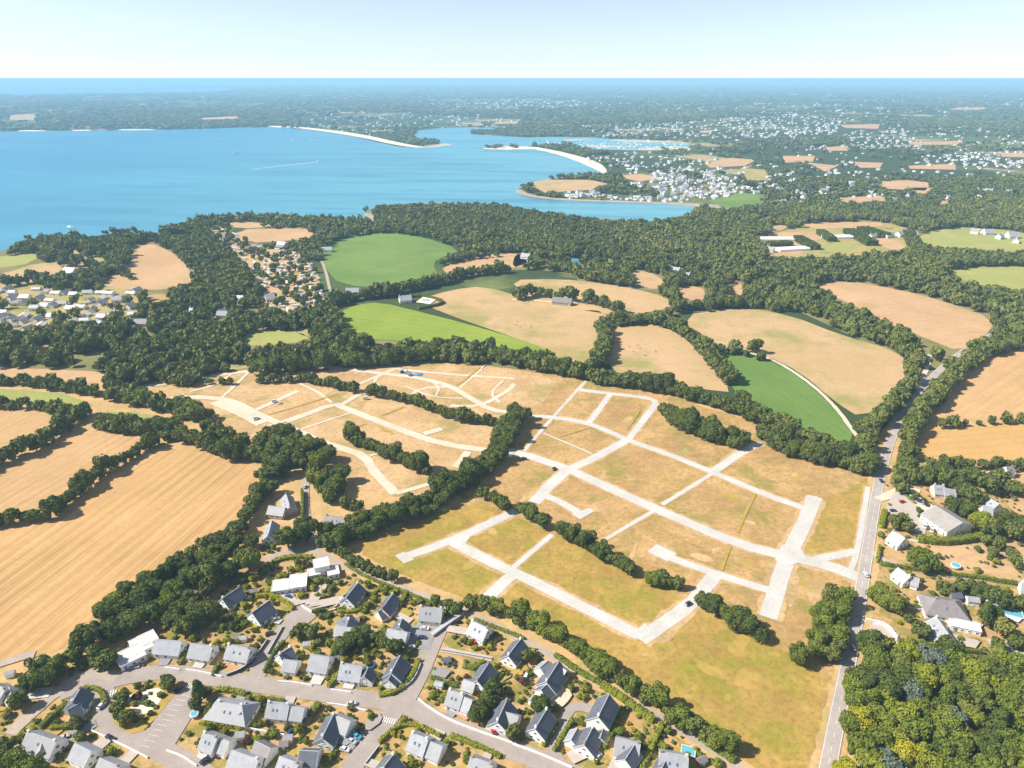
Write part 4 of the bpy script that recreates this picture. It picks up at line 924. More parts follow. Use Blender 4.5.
fill('the wood between stubble and estate', '130,590 180,565 232,540 256,530 262,548 238,575 214,600 204,635 170,640 152,626 120,655 70,672 70,650 100,630', 5, 'dddmml', 8.5, .85)
fill('the wood behind the slate farmhouse', '252,440 300,436 322,446 336,470 345,480 330,505 312,498 300,470 262,485 250,460', 6.2, 'dddm', 9, .95)
one('the yard beside the slate farmhouse', '287,538', 7.5, 'd'); one('the lane beside the brown bungalow', '345,503 357,508', 4.5, 'd'); one('the slope above the small farmhouse', '270,488', 5.5, 'd')
row('the hedge of the car park', '208,688 199,700 190,711 181,722 172,734 166,742', 4, 'd', 4.3); one('the traffic island', '122,697 168,683', 3.8, 'm'); one('the traffic island edge', '118,710 126,718 133,728 121,722', 3.4, 'm')
row('the dark trees between the gardens', '290,632 305,630 318,634', 4.6, 'd', 5); row('the dark mid estate trees', '338,648 352,640 367,634 382,640 398,648', 4.4, 'd', 4.8)
one('the red drive garden', '477,713 486,702 493,688', 4.6, 'd'); one('the close', '541,705', 4.6, 'd'); one('the garden of the house left of the close', '512,733', 3.4, 'm'); one('the path by the lane', '527,657', 3, 'm')
one('the left edge of the estate', '18,702 32,707 17,722 2,733 5,748', 4.2, 'm'); one('the west lane', '40,666 33,680 50,675 55,667 42,690', 5.5, 'd'); one('the bottom left corner', '14,762 30,772 -8,760', 6, 'm'); one('the small plain house', '80,736 77,723', 3, 'm'); one('the street bend', '75,657 98,660 108,662 95,673', 4.4, 'd')
one('the garden beside the main road', '889,600 879,594 896,603', 5.5, 'm'); one('the lawn behind the farm lane', '917,557 927,561', 7, 'm'); one('the drive of the hipped house', '944,588 961,587', 4.4, 'd'); one('the garden right of the hipped house', '980,590 987,594 995,598 1003,599', 5.5, 'd')
one('the swimming pool', '993,615 985,617', 6, 'd'); one('the lawn below the swimming pool', '1003,629', 4.8, 'l'); one('the garden of the carport house', '920,632', 4.4, 'd'); one('the lawn of the carport house', '908,618', 2.6, 'd'); one('the lower right paving', '998,647 1014,643', 4, 'd')
fill('the campsite', '205,228 225,226 250,245 278,250 300,252 318,275 326,303 300,312 262,312 258,282 235,252', 4.5, 'ddm', 13, .62)
fill('the bottom right mixed wood', '848,664 860,648 880,650 900,646 960,658 1000,668 1100,680 1160,830 900,860 822,800 836,765 850,740 844,720 842,690', 5.6, 'ddmmmdmlmdsmmldmmldmym', 7.6, 1, keep=.6)
row('the hedgerow topping the building plots', '590,376 617,379 652,384 685,391 717,401 750,412 772,420', 6.4, 'd', 6.6, double=2)
row('the thick hedgerow left of the road', '765,428 788,446 823,453 858,461 874,466', 6.6, 'd', 6.5, double=4); row('the mixed trees behind the right plots', '770,420 796,430 813,438 836,449', 5.5, 'm', 7, double=2)
row('the clump behind the upper gravel road', '665,407 682,420 712,432 744,441', 6.6, 'd', 6.4, double=4)
row('the hedge left of the closed pasture', '600,322 607,336 602,348 598,364', 6, 'd', 8, double=3); row('the hedge right of the closed pasture', '615,321 652,318 677,326 697,340 712,356 732,381', 6, 'd', 8, double=3); row('the field corner between pasture and crop', '740,397 755,412 762,420', 5, 'd', 8)
row('the left side of the main road', '868,466 863,442 873,424 888,410 900,396 911,383', 5.6, 'm', 7, double=1.5); row('the verge left of the main road bend', '858,424 864,434', 5.5, 'd', 7)
row('the right side of the main road', '903,476 907,455 910,437 914,420 923,409 941,392 958,369 987,351 1032,339', 5.8, 'm', 8, double=1.5)
row('the hedge between the two right fields', '935,424 972,422 1000,420 1040,418', 4, 'd', 10); row('the hedge below the orange field', '922,459 953,463 1000,464 1040,465', 5, 'd', 8)
one('the gardens above the barn', '943,471 953,478 960,485 975,477 988,486 968,491 975,498 1015,488 945,478 965,475 1000,478 930,474', 6.5, 'd'); one('the orchard right of the barn', '953,505 968,510 1008,520 1013,532 1020,525 990,530', 6.5, 'd'); one('the yard of the farmhouse', '983,522', 7, 'l'); one('the barn yard', '895,522 908,527 902,520', 4.5, 'd')
one('the row left of the barn', '897,480 903,488 912,478 920,485 925,478', 5, 'm'); one('the lawn right of the barn', '1000,545 1010,553 993,552 1015,562 985,540', 3.6, 'm'); row('the garden edge right of the farm lane', '965,588 980,593 1000,600 1040,606', 4, 'd', 6)
row('the hedge along the far road into the wood', '715,350 740,351 768,358', 5, 'd', 12); one('the field corner near the hamlet', '735,346 755,346 762,350', 8, 'd')
row('the tree belt behind the bright meadow', '430,345 470,347 520,357 560,367 592,373', 7, 'd', 8.5, double=3)
row('the belt above the upper plots', '250,366 330,360 400,355 440,350', 8, 'd', 9, double=6)
row('the meadow edge', '322,306 345,297 390,291 440,280 468,272 510,268', 7, 'd', 10, double=2); row('the pasture edge', '440,262 470,256 500,253', 6, 'd', 11); row('the round green meadow edge', '323,262 330,285', 5, 'd', 11)
row('the farm trees of the hamlet', '517,295 532,290 545,292 600,300 622,308', 8, 'd', 10); row('the village edge', '0,283 30,278 60,282 90,285', 8, 'd', 10); row('the pond hedge', '60,262 90,262 120,270 130,276', 7, 'd', 10)
# keep individual trees off the hard surfaces; the 300 that show largest become objects
ok = []; RX = [(a, b_) for a, b_ in ROADS]
X = np.array([t[0] for t in TREES]); Y = np.array([t[1] for t in TREES]); rd = roaddist(X, Y)
TREES = [t for t, d in zip(TREES, rd) if d > -.4 and not any(math.hypot(t[0] - a, t[1] - b_) < q * .62 + t[2] * .3 for a, b_, q in FOOT)]
VARN = {'d': 'dark green', 'm': 'mid green', 'l': 'bright green', 'y': 'yellow leaved', 's': 'silvery'}
VARM = {'d': 'leaves_dark', 'm': 'leaves_mid', 'l': 'leaves_light', 'y': 'leaves_yellow', 's': 'leaves_silver'}
# forests as a mass
def mass(poly, step, r, xr=None):
    w_ = [P(*p) for p in poly]; x0, x1 = min(p[0] for p in w_), max(p[0] for p in w_); y0, y1 = min(p[1] for p in w_), max(p[1] for p in w_)
    X, Y = np.meshgrid(np.arange(x0, x1, step), np.arange(y0, y1, step)); X = X.ravel() + rng.uniform(-.4, .4, X.size) * step; Y = Y.ravel() + rng.uniform(-.4, .4, Y.size) * step
    u, v = to_px(X, Y); ut, vt = to_px(X, Y, 9.0); ok = inpoly(u, v, poly)
    for f in FIELDS + [CAMP, LAKE] + SEAP + [SITE]:
        ok &= ~inpoly(u, v, chaikin(f, 1)) & ~inpoly(ut, vt, chaikin(f, 1))
    X, Y, u, v = X[ok], Y[ok], u[ok], v[ok]
    d = roaddist(X, Y); ok = d > 3
    for a, b_, q in FOOT: ok &= (np.hypot(X - a, Y - b_) > q + 3) & (np.hypot(X - a * .99, Y - b_ * .99 + 6) > q + 4)
    return X[ok], Y[ok], u[ok], v[ok]
def vgap(x, y):
    t = np.sin(x * .021 + 1.3) * np.sin(y * .017 + .4) + .7 * np.sin(x * .047 - y * .031 + 2) + .5 * np.sin(x * .09 + y * .07)
    return t < 1.22
SX, SY, SR, ST_ = [], [], [], []
for poly in WOODS.values():
    x, y, u, v = mass(poly, 9.0, 6); keep = ~inpoly(u, v, VILLAGE) | (rng.uniform(size=len(x)) < .45)
    keep &= (rng.uniform(size=len(x)) > .06)
    x, y = x[keep], y[keep]; gp = vgap(x, y); x, y = x[gp], y[gp]; SX.append(x); SY.append(y); SR.append(rng.uniform(4.2, 8.0, len(x)))
SX, SY, SR = map(np.concatenate, (SX, SY, SR))
def vnoise(x, y, s, seed):
    r = np.random.default_rng(seed); t = np.zeros(len(x))
    for i in range(7):
        a = r.uniform(0, 6.28); f = s * (1.7 ** (i % 4)); t += np.sin((x * math.cos(a) + y * math.sin(a)) * f + r.uniform(0, 6.28)) / (1 + .5 * (i % 4))
    return t / 3.2
tn = np.clip(.42 + .42 * vnoise(SX, SY, .010, 5) + .22 * vnoise(SX, SY, .04, 6) + rng.normal(size=len(SX)) * .22, 0, 1)
TREES.sort(key=lambda t: -t[2] / math.sqrt(t[0] ** 2 + t[1] ** 2 + CH ** 2))
def inview(t):
    u, v = to_px(t[0], t[1], t[3] / 2); return -12 < u < 1036 and v < 785
vis = [t for t in TREES if inview(t)]; rest = [t for t in TREES if not inview(t)]
near, rest = vis[:300], vis[300:] + rest
SX = np.concatenate([SX, [t[0] for t in rest]]); SY = np.concatenate([SY, [t[1] for t in rest]]); SR = np.concatenate([SR, [t[2] for t in rest]])
VT = {'d': .22, 'm': .55, 'l': .9, 'y': 1.0, 's': .8}
tn = np.concatenate([tn, [min(1, max(0, VT[t[4]] + random.uniform(-.15, .2))) for t in rest]])
dist = np.hypot(np.hypot(SX, SY), CH)
T_hi = [crown_template(520, 40 + i, .13) for i in range(4)]; T_mid = [crown_template(170, 50 + i, .22, 7) for i in range(4)]; T_lo = [crown_template(70, 60 + i, .30, 5) for i in range(4)]
VV, FF, TT, o = [], [], [], 0
parts_ = []
for tt, m_ in ((T_hi, dist < 620), (T_mid, (dist >= 620) & (dist < 950)), (T_lo, dist >= 950)):
    if m_.sum():
        parts_.append(stuff_mesh('tmp', tt, SX[m_], SY[m_], SR[m_], SR[m_] * rng.uniform(1.6, 2.1, m_.sum()), tn[m_], 'leaves_wood'))
def merge(parts, name, mat):
    VV, FF, TT, o = [], [], [], 0
    for me in parts:
        V = np.empty(len(me.vertices) * 3, np.float32); me.vertices.foreach_get('co', V); L = np.empty(len(me.loops), np.int32); me.loops.foreach_get('vertex_index', L)
        T = np.empty(len(me.vertices), np.float32); me.attributes['tint'].data.foreach_get('value', T)
        VV.append(V.reshape(-1, 3)); FF.append(L.reshape(-1, 4) + o); TT.append(T); o += len(me.vertices); bpy.data.meshes.remove(me)
    return quad_mesh(name, np.vstack(VV), np.vstack(FF), mat, np.concatenate(TT))
tag(link('woodland', merge(parts_, 'woodland', 'leaves_wood')), 'dense green woods and far hedgerows between the fields', 'woodland', kind='stuff')
# far woods: clumps of crowns that grow coarser with distance
FX, FY, FR, FH = [], [], [], []
bands = [(900, 1500, 11, 6.5, 11), (1500, 2400, 14, 8.5, 12), (2400, 3800, 22, 13, 13), (3800, 6000, 38, 23, 14), (6000, 10000, 75, 45, 15), (10000, 17000, 160, 100, 17), (17000, 28000, 340, 210, 22)]
for y0, y1, st, r, h in bands:
    X, Y = np.meshgrid(np.arange(-y1 * .80, y1 * .80, st), np.arange(y0, y1, st)); X = X.ravel() + rng.uniform(-.42, .42, X.size) * st; Y = Y.ravel() + rng.uniform(-.42, .42, Y.size) * st
    ok = np.abs(X) < Y * .80 + 60; X, Y = X[ok], Y[ok]; u, v = to_px(X, Y); ok = np.ones(len(X), bool)
    ut, vt = to_px(X, Y, h * .7)
    for f in SEAP: ok &= ~inpoly(u, v, chaikin(f, 1))
    for f in FIELDS + [parse(b_) for b_ in BEACHES]: ok &= ~inpoly(ut, vt, f)
    if y0 > 2000: uf, vf = to_px(X, Y - r * .9); ok &= ~inpoly(uf, vf, parse(BEACHES[0])) & ~inpoly(uf, vf, parse(BEACHES[1]))
    for f in [parse(b_) for b_ in BEACHES] + FIELDS + list(WOODS.values()) + [CAMP, parse('560,140.5 600,139 640,140 690,143 685,149 640,151 590,149')]: ok &= ~inpoly(u, v, f)
    ok &= (v < 262)
    dn = vnoise(X, Y, .0022, 11) * .5 + vnoise(X, Y, .0007, 12) * .35 + vnoise(X, Y * 1.4, .009, 13) * .3
    town = np.zeros(len(X), bool)
    for pts, n_, nm in TOWNS[:8]: town |= inpoly(u, v, parse(pts))
    thr = np.where(town, .30, -.25 if y0 < 1500 else -.02); thr = np.where(v > 205, -2.0, thr); thr = np.where((v > 180) & (u > 735), np.minimum(thr, -.75), thr)
    # the edges of sea and fields keep a belt of trees
    ok &= dn + rng.normal(size=len(X)) * .16 > thr
    X, Y = X[ok], Y[ok]
    for px_, py_ in (FARH[:0] if y0 > 3000 else FARH): 
        pass
    if y0 < 3800 and len(X):
        hx = FARH[(FARH[:, 1] > y0 - 50) & (FARH[:, 1] < y1 + 50)]; keep = np.ones(len(X), bool)
        for a, b_ in hx: keep &= ~((np.abs(X - a) < r * .6 + 9) & (np.abs(Y - b_ + 6) < r * .6 + 14))
        X, Y = X[keep], Y[keep]
    for a, b_, q in FOOT:
        if b_ > y0 - 50 and b_ < 3000:
            k_ = (X - a) ** 2 + (Y - b_) ** 2 > (q + 6) ** 2; X, Y = X[k_], Y[k_]
    FX.append(X); FY.append(Y); FR.append(r * rng.uniform(.7, 1.25, len(X))); FH.append(h * rng.uniform(.7, 1.3, len(X)))
FX, FY, FR, FH = map(np.concatenate, (FX, FY, FR, FH))
tn = np.clip(.30 + .30 * vnoise(FX, FY, .004, 15) + rng.normal(size=len(FX)) * .22, 0, 1)
dist = np.hypot(FX, FY); T_a = [crown_template(26, 70 + i, .36, 4) for i in range(3)]; T_b = [crown_template(8, 80 + i, .42, 3) for i in range(3)]
for tt in (T_b,):
    for i in range(len(tt)):
        V, Fq = tt[i]; tt[i] = (V[:8 * 4 + 26 * 6 * 0 + 54 * 3], Fq[:8 + 24 * 3])
parts_ = [stuff_mesh('tmp', T_a, FX[m_], FY[m_], FR[m_], FH[m_], tn[m_], 'leaves_wood') if q == 0 else stuff_mesh('tmp', T_b, FX[m_], FY[m_], FR[m_], FH[m_], tn[m_], 'leaves_wood') for q, m_ in enumerate((dist < 3000, dist >= 3000)) if m_.sum()]
tag(link('distant_woodland', merge(parts_, 'distant_woodland', 'leaves_wood')), 'dark woods and tree lines spreading over the far countryside to the horizon', 'woodland', kind='stuff')
print('woods', len(SX), 'far', len(FX), 'trees', len(TREES))
# individual trees
NEAR_T = [crown_template(2600, 100 + i, .060, 17) for i in range(6)] + [crown_template(2000, 120, .06, 12, cone=True)]
TRUNK = []
for i in range(3):
    mb = MB(); R = random.Random(i); mb.tube([(0, 0, 0), (.02, .01, .25), (.03, -.02, .6), (0, .03, 1.1)], [.085, .065, .05, .015], 7)
    for k in range(5):
        a = k * 1.3 + i; z0 = .3 + .1 * k; mb.tube([(0, 0, z0), (.25 * math.cos(a), .25 * math.sin(a), z0 + .22), (.5 * math.cos(a), .5 * math.sin(a), z0 + .35)], [.035, .022, .008], 5)
    TRUNK.append(mb.mesh('trunk', 'bark'))
CM = {}
def crown_me(k, mat):
    if (k, mat) not in CM: CM[(k, mat)] = quad_mesh('crown', *NEAR_T[k], mat)
    return CM[(k, mat)]
byrow = {}
for t in near: byrow.setdefault((t[5], t[4]), []).append(t)
allrow = {}
for t in TREES: allrow.setdefault((t[5], t[4]), []).append(t)
for k, l in allrow.items(): l.sort(key=lambda t: float(to_px(t[0], t[1])[0]))
for key, l in byrow.items():
    full = allrow[key]
    for t in l:
        i = full.index(t)
        lb = '%s tree, %s from the left in %s' % (VARN[t[4]], ordn(i), t[5]) if len(full) > 1 else '%s tree standing in %s' % (VARN[t[4]], t[5])
        if 'corner' in t[5] or 'verge' in t[5] or 'yard' in t[5]: lb = lb.replace(' in the ', ' at the ')
        r = link('tree', None, None, (t[0], t[1], .2), random.uniform(0, 6.28)); r.scale = (t[2], t[2], t[3] / 1.6)
        tag(r, lb, 'tree', ('trees of ' + t[5]) if len(full) > 1 else None)
        kk = random.randrange(6) if random.random() > .04 else 6
        link('crown', crown_me(kk, VARM[t[4]]), r); link('trunk', random.choice(TRUNK), r)
# ------------------------------------------------------------------ hedges, walls
def plant_box(w_, wd, h, mat, name='hedge', wavy=.12, leaf=.28):
    """clipped hedge: boxy body of leaf-sized faces along a path"""
    r = np.random.default_rng(int(abs(w_[0][0] * 7 + w_[0][1])) % 9999); P_, N_ = [], []
    c = np.mean(np.array(w_), 0)
    for a, b_ in zip(w_[:-1], w_[1:]):
        a, b_ = np.array(a) - c, np.array(b_) - c; L = np.linalg.norm(b_ - a); d = (b_ - a) / max(L, 1e-6); n = np.array([-d[1], d[0]])
        per = wd + 2 * h; k = int(L * per * 5) + 4; s = r.uniform(0, per, k); t = r.uniform(-.1, L + .1, k)[:, None]
        side = np.where(s < h, 1, np.where(s > h + wd, -1, 0)); off = np.where(side == 1, wd / 2, np.where(side == -1, -wd / 2, s - h - wd / 2)); z = np.where(side == 1, s, np.where(side == -1, per - s, h))
        bulge = 1 + wavy * np.sin(t[:, 0] * 1.3 + r.uniform(0, 6)) * r.uniform(.5, 1.2)
        p = a + d * t + n * (off * bulge)[:, None]; P_.append(np.column_stack([p, z * bulge + .1])); N_.append(np.column_stack([n[0] * side, n[1] * side, np.where(side == 0, 1, .25)]))
    pts = np.vstack(P_) + r.normal(size=(sum(map(len, P_)), 3)) * .07; nr = np.vstack(N_).astype(float) + r.normal(size=pts.shape) * .4; nr /= np.linalg.norm(nr, axis=1)[:, None]
    t = np.cross(nr, r.normal(size=nr.shape)); t /= np.linalg.norm(t, axis=1)[:, None]; b2 = np.cross(nr, t); s = leaf * r.uniform(.6, 1.3, (len(pts), 1))
    V = np.stack([pts - t * s - b2 * s * .6, pts + t * s * .7 - b2 * s, pts + t * s + b2 * s * .7, pts - t * s * .6 + b2 * s], 1).reshape(-1, 3); Fq = np.arange(len(V)).reshape(-1, 4)
    L_, R_ = strip_world([tuple(np.array(q) - c) for q in w_], wd * .86); k = len(w_); o = len(V); hh = h * .9
    V = np.vstack([V, [(x, y, .0) for x, y in L_ + R_] + [(x, y, hh) for x, y in L_ + R_]]); f = []
    for i in range(k - 1): f += [(o + i, o + i + 1, o + 2 * k + i + 1, o + 2 * k + i), (o + k + i + 1, o + k + i, o + 3 * k + i, o + 3 * k + i + 1), (o + 2 * k + i, o + 2 * k + i + 1, o + 3 * k + i + 1, o + 3 * k + i)]
    f += [(o + k, o, o + 2 * k, o + 3 * k), (o + k - 1, o + 2 * k - 1, o + 4 * k - 1, o + 3 * k - 1)]
    me = quad_mesh(name, V, np.vstack([Fq, f]), mat); return link(name, me, None, (c[0], c[1], .3))
HEDGES = [('264,672 274,652 284,641', 1.3, 1.8, 'm', 'low green hedge along the north street'), ('256,596 272,594 290,604 292,609', 1.5, 2.2, 'y', 'bright yellow hedge around the black roofed white house'),
 ('379,695 396,692 411,678 419,659', 2.0, 1.6, 'l', 'curved mixed hedge around the street corner'), ('379,742 396,726 412,723 441,736', 1.5, 1.6, 'l', 'hedge round the lower street corner'), ('311,714 319,703', 3, 2.2, 'm', 'short thick hedge left of the L shaped house'),
 ('266,699 284,701', 1.6, 1.7, 'm', 'hedge behind the long house below the street'), ('431,677 458,687', 1.3, 1.8, 'm', 'straight hedge above the house with the red drive'), ('345,564 366,577 400,590 420,598 440,606', 1.2, 1.5, 'm', 'thin hedge along the lower side of the lane'),
 ('474,619 500,629 524,638', 1.3, 1.5, 'm', 'hedge along the lane behind the house with the red car'), ('496,681 506,669', 1.3, 1.8, 'l', 'short bright hedge beside the half round dormer'), ('602,684 622,697 640,710 654,720', 3.0, 2.2, 'l', 'thick bright hedge along the lane at the right'),
 ('663,722 653,744 640,772', 2.2, 2.2, 'l', 'long straight yellow green hedge at the bottom'), ('622,708 613,730 604,748', 1.6, 2.4, 'm', 'tall hedge right of the tall house'), ('554,750 563,735 572,720 583,723', 1.6, 2, 'm', 'dark square hedge of the close'), ('543,745 551,733 557,721', 2, 1.8, 'm', 'mixed hedge left of the close'),
 ('555,654 580,672 601,683', 2.2, 1.8, 'm', 'shrubby hedge between lane and gravel court'), ('216,689 232,690 246,694', 2.2, 1.8, 'l', 'bright hedge below the estate street'), ('200,722 220,723 246,728', 1.8, 2, 'y', 'yellow hedge in front of the wide hipped house'),
 ('80,690 92,687 102,691 105,703', 1.8, 1.8, 'l', 'hedge bent round the street corner garden'), ('50,728 73,726', 1.7, 1.8, 'l', 'bright hedge between the two lower left gardens'), ('898,641 920,644 950,648 983,652', 2.0, 2.0, 'm', 'long trimmed hedge above the mixed wood'),
 ('918,538 940,541 965,539 988,534', 4.0, 3.5, 'm', 'tall thick hedge below the barn'), ('880,563 910,568 943,573 985,578 1060,590', 1.8, 2, 'm', 'long straight hedge of the farm lane'), ('881,526 885,510', 3, 2.5, 'l', 'bright hedge beside the main road at the barn'), ('877,561 880,545', 1.4, 2, 'l', 'clipped hedge between main road and drive'),
 ('272,562 283,558 296,556 312,557', 2.6, 1.6, 'l', 'wide hedge inside the lane bend'), ('302,490 303,505 302,517', 1.6, 3, 'm', 'tall hedge along the lane by the farmhouse'), ('229,602 238,597 246,592', 1.3, 1.6, 'l', 'hedge below the long black roofed house'), ('213,617 232,606 250,595 258,594', 1.3, 1.8, 'm', 'hedge between the two black roofed houses'),
 ('300,573 315,581 324,578', 1.4, 1.8, 'l', 'hedge between the flat roofed house and the cube house'), ('401,301 414,294 440,299 444,303 418,308', 3, 3, 'd', 'dark hedge round the swimming pool beyond the meadow'), ('337,611 352,612 362,608', 2, 1.2, 'l', 'low yellow green planting before the turning circle house'),
 ('407,591 399,607', 2, 2, 'l', 'bright hedge right of the cream gabled house'), ('30,735 46,745 60,757', 1.6, 1.8, 'm', 'hedge below the bottom left corner house'), ('66,705 52,715 40,728', 2.2, 2, 'm', 'hedge left of the house inside the curved hedge'), ('905,495 915,503', 1, 1.5, 'm', 'low hedge beside the barn cars'),
 ('220,662 212,675', 1.4, 1.6, 'm', 'hedge right of the middle house in the upper row'), ('186,651 180,664', 1.4, 1.6, 'm', 'hedge left of the middle house in the upper row'), ('451,735 470,742 500,756', 1.8, 1.5, 'l', 'flowering hedge along the estate street at the bottom'), ('337,672 329,687', 2, 1.6, 'l', 'hedge between the conservatory and trampoline houses'),
 ('858,700 866,706', 3, 2, 'm', 'short hedge beside the main road'), ('700,736 735,760', 3, 2.2, 'm', 'dark hedge at the bottom end of the lane'), ('463,665 475,668 485,661', 2, 2, 'm', 'shrub hedge below the garden path'), ('905,604 925,608', 1.5, 1.4, 'm', 'low hedge left of the large hipped house')]
HM = {'d': 'leaves_dark', 'm': 'leaves_mid', 'l': 'leaves_light', 'y': 'leaves_yellow'}
HL = []
for pts, wd, h, k, lb in HEDGES:
    w_ = chaikin([P(a, b_, h * .7) for a, b_ in parse(pts)], 1, False); HL.append((np.array(w_), wd / 2)); tag(plant_box(w_, wd, h, HM[k]), lb, 'hedge')
# far dark hedge strips beside the greenhouses
for i, (pts, wd) in enumerate([('768,247 790,246', 14), ('797,240 815,250', 14), ('848,233 872,246', 16), ('820,234 832,242', 12), ('862,231 884,238', 20), ('908,235 914,248', 16)]):
    w_ = [P(a, b_) for a, b_ in parse(pts)]; tag(plant_box(w_, wd, 7, 'leaves_dark', leaf=1.2), 'dark tall windbreak hedge beyond the wood, %s from the left' % ordn(i if i < 2 else {2: 3, 3: 2, 4: 4, 5: 5}[i]), 'hedge', 'windbreak hedges by the greenhouses')
WALLS = [('278,683 295,684 312,687', .3, 1, 'white_wall', 'low white garden wall on the upper side of the street'), ('331,691 351,694', .3, 1, 'white_wall', 'white wall before the conservatory and trampoline houses'), ('327,705 345,707 366,712', .3, 1, 'white_wall', 'curved white wall above the L shaped house'), ('418,700 432,711 451,722 480,733 512,744', .3, .9, 'white_wall', 'long white wall right of the crossing'),
 ('257,657 268,641', .4, 1.4, 'dark_wall', 'dark wall beside the north street'), ('432,637 448,625 463,615', 2.2, 1.6, 'stone_wall', 'long grey wall top from court to lane'), ('165,669 180,671', .3, 1, 'white_wall', 'white wall before the house beside the flat building'), ('186,671 205,674 222,678', .3, 1, 'white_wall', 'white wall before the middle house'), ('227,677 243,671 256,660', .4, 1.6, 'dark_wall', 'dark corner wall of the house with two skylights'),
 ('512,745 540,755 572,769', .3, .9, 'white_wall', 'white wall left of the close entrance'), ('92,732 118,744 148,759', .3, .9, 'white_wall', 'white wall along the lower left street'), ('167,752 182,757 197,767', .3, .9, 'white_wall', 'white wall at the car park end'), ('865,622 878,624 888,628 897,640', .5, 1.8, 'white_wall', 'curved white entrance wall beside the main road'),
 ('903,608 920,611 943,617', .4, 1.2, 'stone_wall', 'stone wall left of the gabled house'), ('243,729 262,733 285,737', .3, 1.3, 'white_wall', 'white wall below the wide hipped house'), ('322,619 306,610 302,607', .4, 1.2, 'white_wall', 'white wall behind the turning circle'), ('336,610 325,613', .3, .8, 'white_wall', 'short white wall right of the turning circle'),
 ('379,748 366,765', .4, 1.2, 'dark_wall', 'dark wall along the side street'), ('400,692 414,682 421,665', .35, 1.2, 'stone_wall', 'curved stone wall outside the corner hedge'), ('334,608 345,602', .3, .8, 'white_wall', 'white garden edge left of the turning circle house'), ('935,545 905,541', .3, 1, 'white_wall', 'white wall below the house next to the main road'), ('283,628 268,655', .35, 1.2, 'stone_wall', 'stone wall along the north street hedge'), ('441,651 475,657 492,660', .3, 1.0, 'stone_wall', 'wall along the garden path')]
for pts, wd, h, mt_, lb in WALLS:
    w_ = chaikin([P(a, b_) for a, b_ in parse(pts)], 2, False); c = w_[len(w_) // 2]; L_, R_ = strip_world([(x - c[0], y - c[1]) for x, y in w_], wd); n = len(w_); mb = MB()
    V = [(x, y, 0) for x, y in L_] + [(x, y, 0) for x, y in R_] + [(x, y, h) for x, y in L_] + [(x, y, h) for x, y in R_]
    f = []
    for i in range(n - 1): f += [(i + 1, i, 2 * n + i, 2 * n + i + 1), (n + i, n + i + 1, 3 * n + i + 1, 3 * n + i), (2 * n + i, 3 * n + i, 3 * n + i + 1, 2 * n + i + 1)]
    f += [(0, n, 3 * n, 2 * n), (2 * n - 1, n - 1, 3 * n - 1, 4 * n - 1)]; mb.add(V, f)
    o = link('garden_wall', mb.mesh('garden_wall', mt_), None, (c[0], c[1], .3)); tag(o, lb, 'wall')
    L2, R2 = strip_world([(x - c[0], y - c[1]) for x, y in w_], wd + .08); mb = MB()
    V = [(x, y, h + .004) for x, y in L2] + [(x, y, h + .004) for x, y in R2] + [(x, y, h + .09) for x, y in L2] + [(x, y, h + .09) for x, y in R2]; mb.add(V, f)
    link('coping', mb.mesh('coping', 'white_paint' if mt_ == 'white_wall' else 'zinc'), o)
# ------------------------------------------------------------------ drives, lawns, terraces
z = ZTOP + .02; DR = []
ST_ALL = [(np.array(STREETS[k]), 4.2) for k in ('main', 'west', 'north', 'east', 'south', 'close', 'court')]
for hx, hy, hr_, pl in HOUSES:
    if hy > 330 or hx > 90: continue
    u, v = to_px(hx, hy)
    best = None
    for w_, hw in ST_ALL:
        for a, c in zip(w_[:-1], w_[1:]):
            ab = c - a; t = min(1, max(0, ((hx - a[0]) * ab[0] + (hy - a[1]) * ab[1]) / (ab @ ab))); q = a + ab * t; d = math.hypot(hx - q[0], hy - q[1])
            if best is None or d < best[0]: best = (d, q, hw)
    d, q, hw = best
    R = random.Random(int(hx * 13 + hy))
    # terrace on the camera side and a lawn patch
    for k in range(2):
        a = R.uniform(0, 6.28); rr = hr_ + R.uniform(1, 4); cx, cy = hx + math.cos(a) * rr * .8, hy + math.sin(a) * rr * .8; n_ = 9
        pl_ = [(cx + math.cos(i * 6.283 / n_) * R.uniform(2.5, 6), cy + math.sin(i * 6.283 / n_) * R.uniform(2.5, 5)) for i in range(n_)]
        if roaddist(np.array([p[0] for p in pl_]), np.array([p[1] for p in pl_])).min() < .3: continue
        mb = MB(); z += .004; pl_ = chaikin(pl_, 2); mb.add([(x, y, z) for x, y in pl_], [tuple(range(len(pl_)))]); tag(link('lawn', mb.mesh('lawn', 'lawn' if k else R.choice(('garden', 'lawn', 'clearing')))), None, None, kind='structure')
    if d > 26 or d < hr_ * .6: continue
    dv = np.array([hx, hy]) - q; dv /= np.linalg.norm(dv); nn = np.array([-dv[1], dv[0]]); off = R.uniform(-2.5, 2.5); wd = R.uniform(1.6, 2.8)
    a = q + nn * off + dv * (hw - .3); c = np.array([hx, hy]) + nn * off - dv * hr_ * .3; z += .006
    mb = MB(); mb.add([(*(a - nn * wd), z), (*(a + nn * wd), z), (*(c + nn * wd * 1.2), z), (*(c - nn * wd * 1.2), z)], [(3, 2, 1, 0)]); DR.append((np.array([a, c]), wd))
    tag(link('driveway', mb.mesh('driveway', R.choice(('paving', 'paving_grey', 'gravel', 'paving')))), None, None, kind='structure')
sheet('gravel_court', '543,695 556,684 574,694 566,706 556,712 548,704', 'dirt_track', z + .02, 1); sheet('terrace', '424,297 438,299 430,305 416,303', 'sand', z + .02, 0); sheet('driveway', '452,705 462,711 474,716 466,722 455,716', 'brick_paving', z + .03, 0)
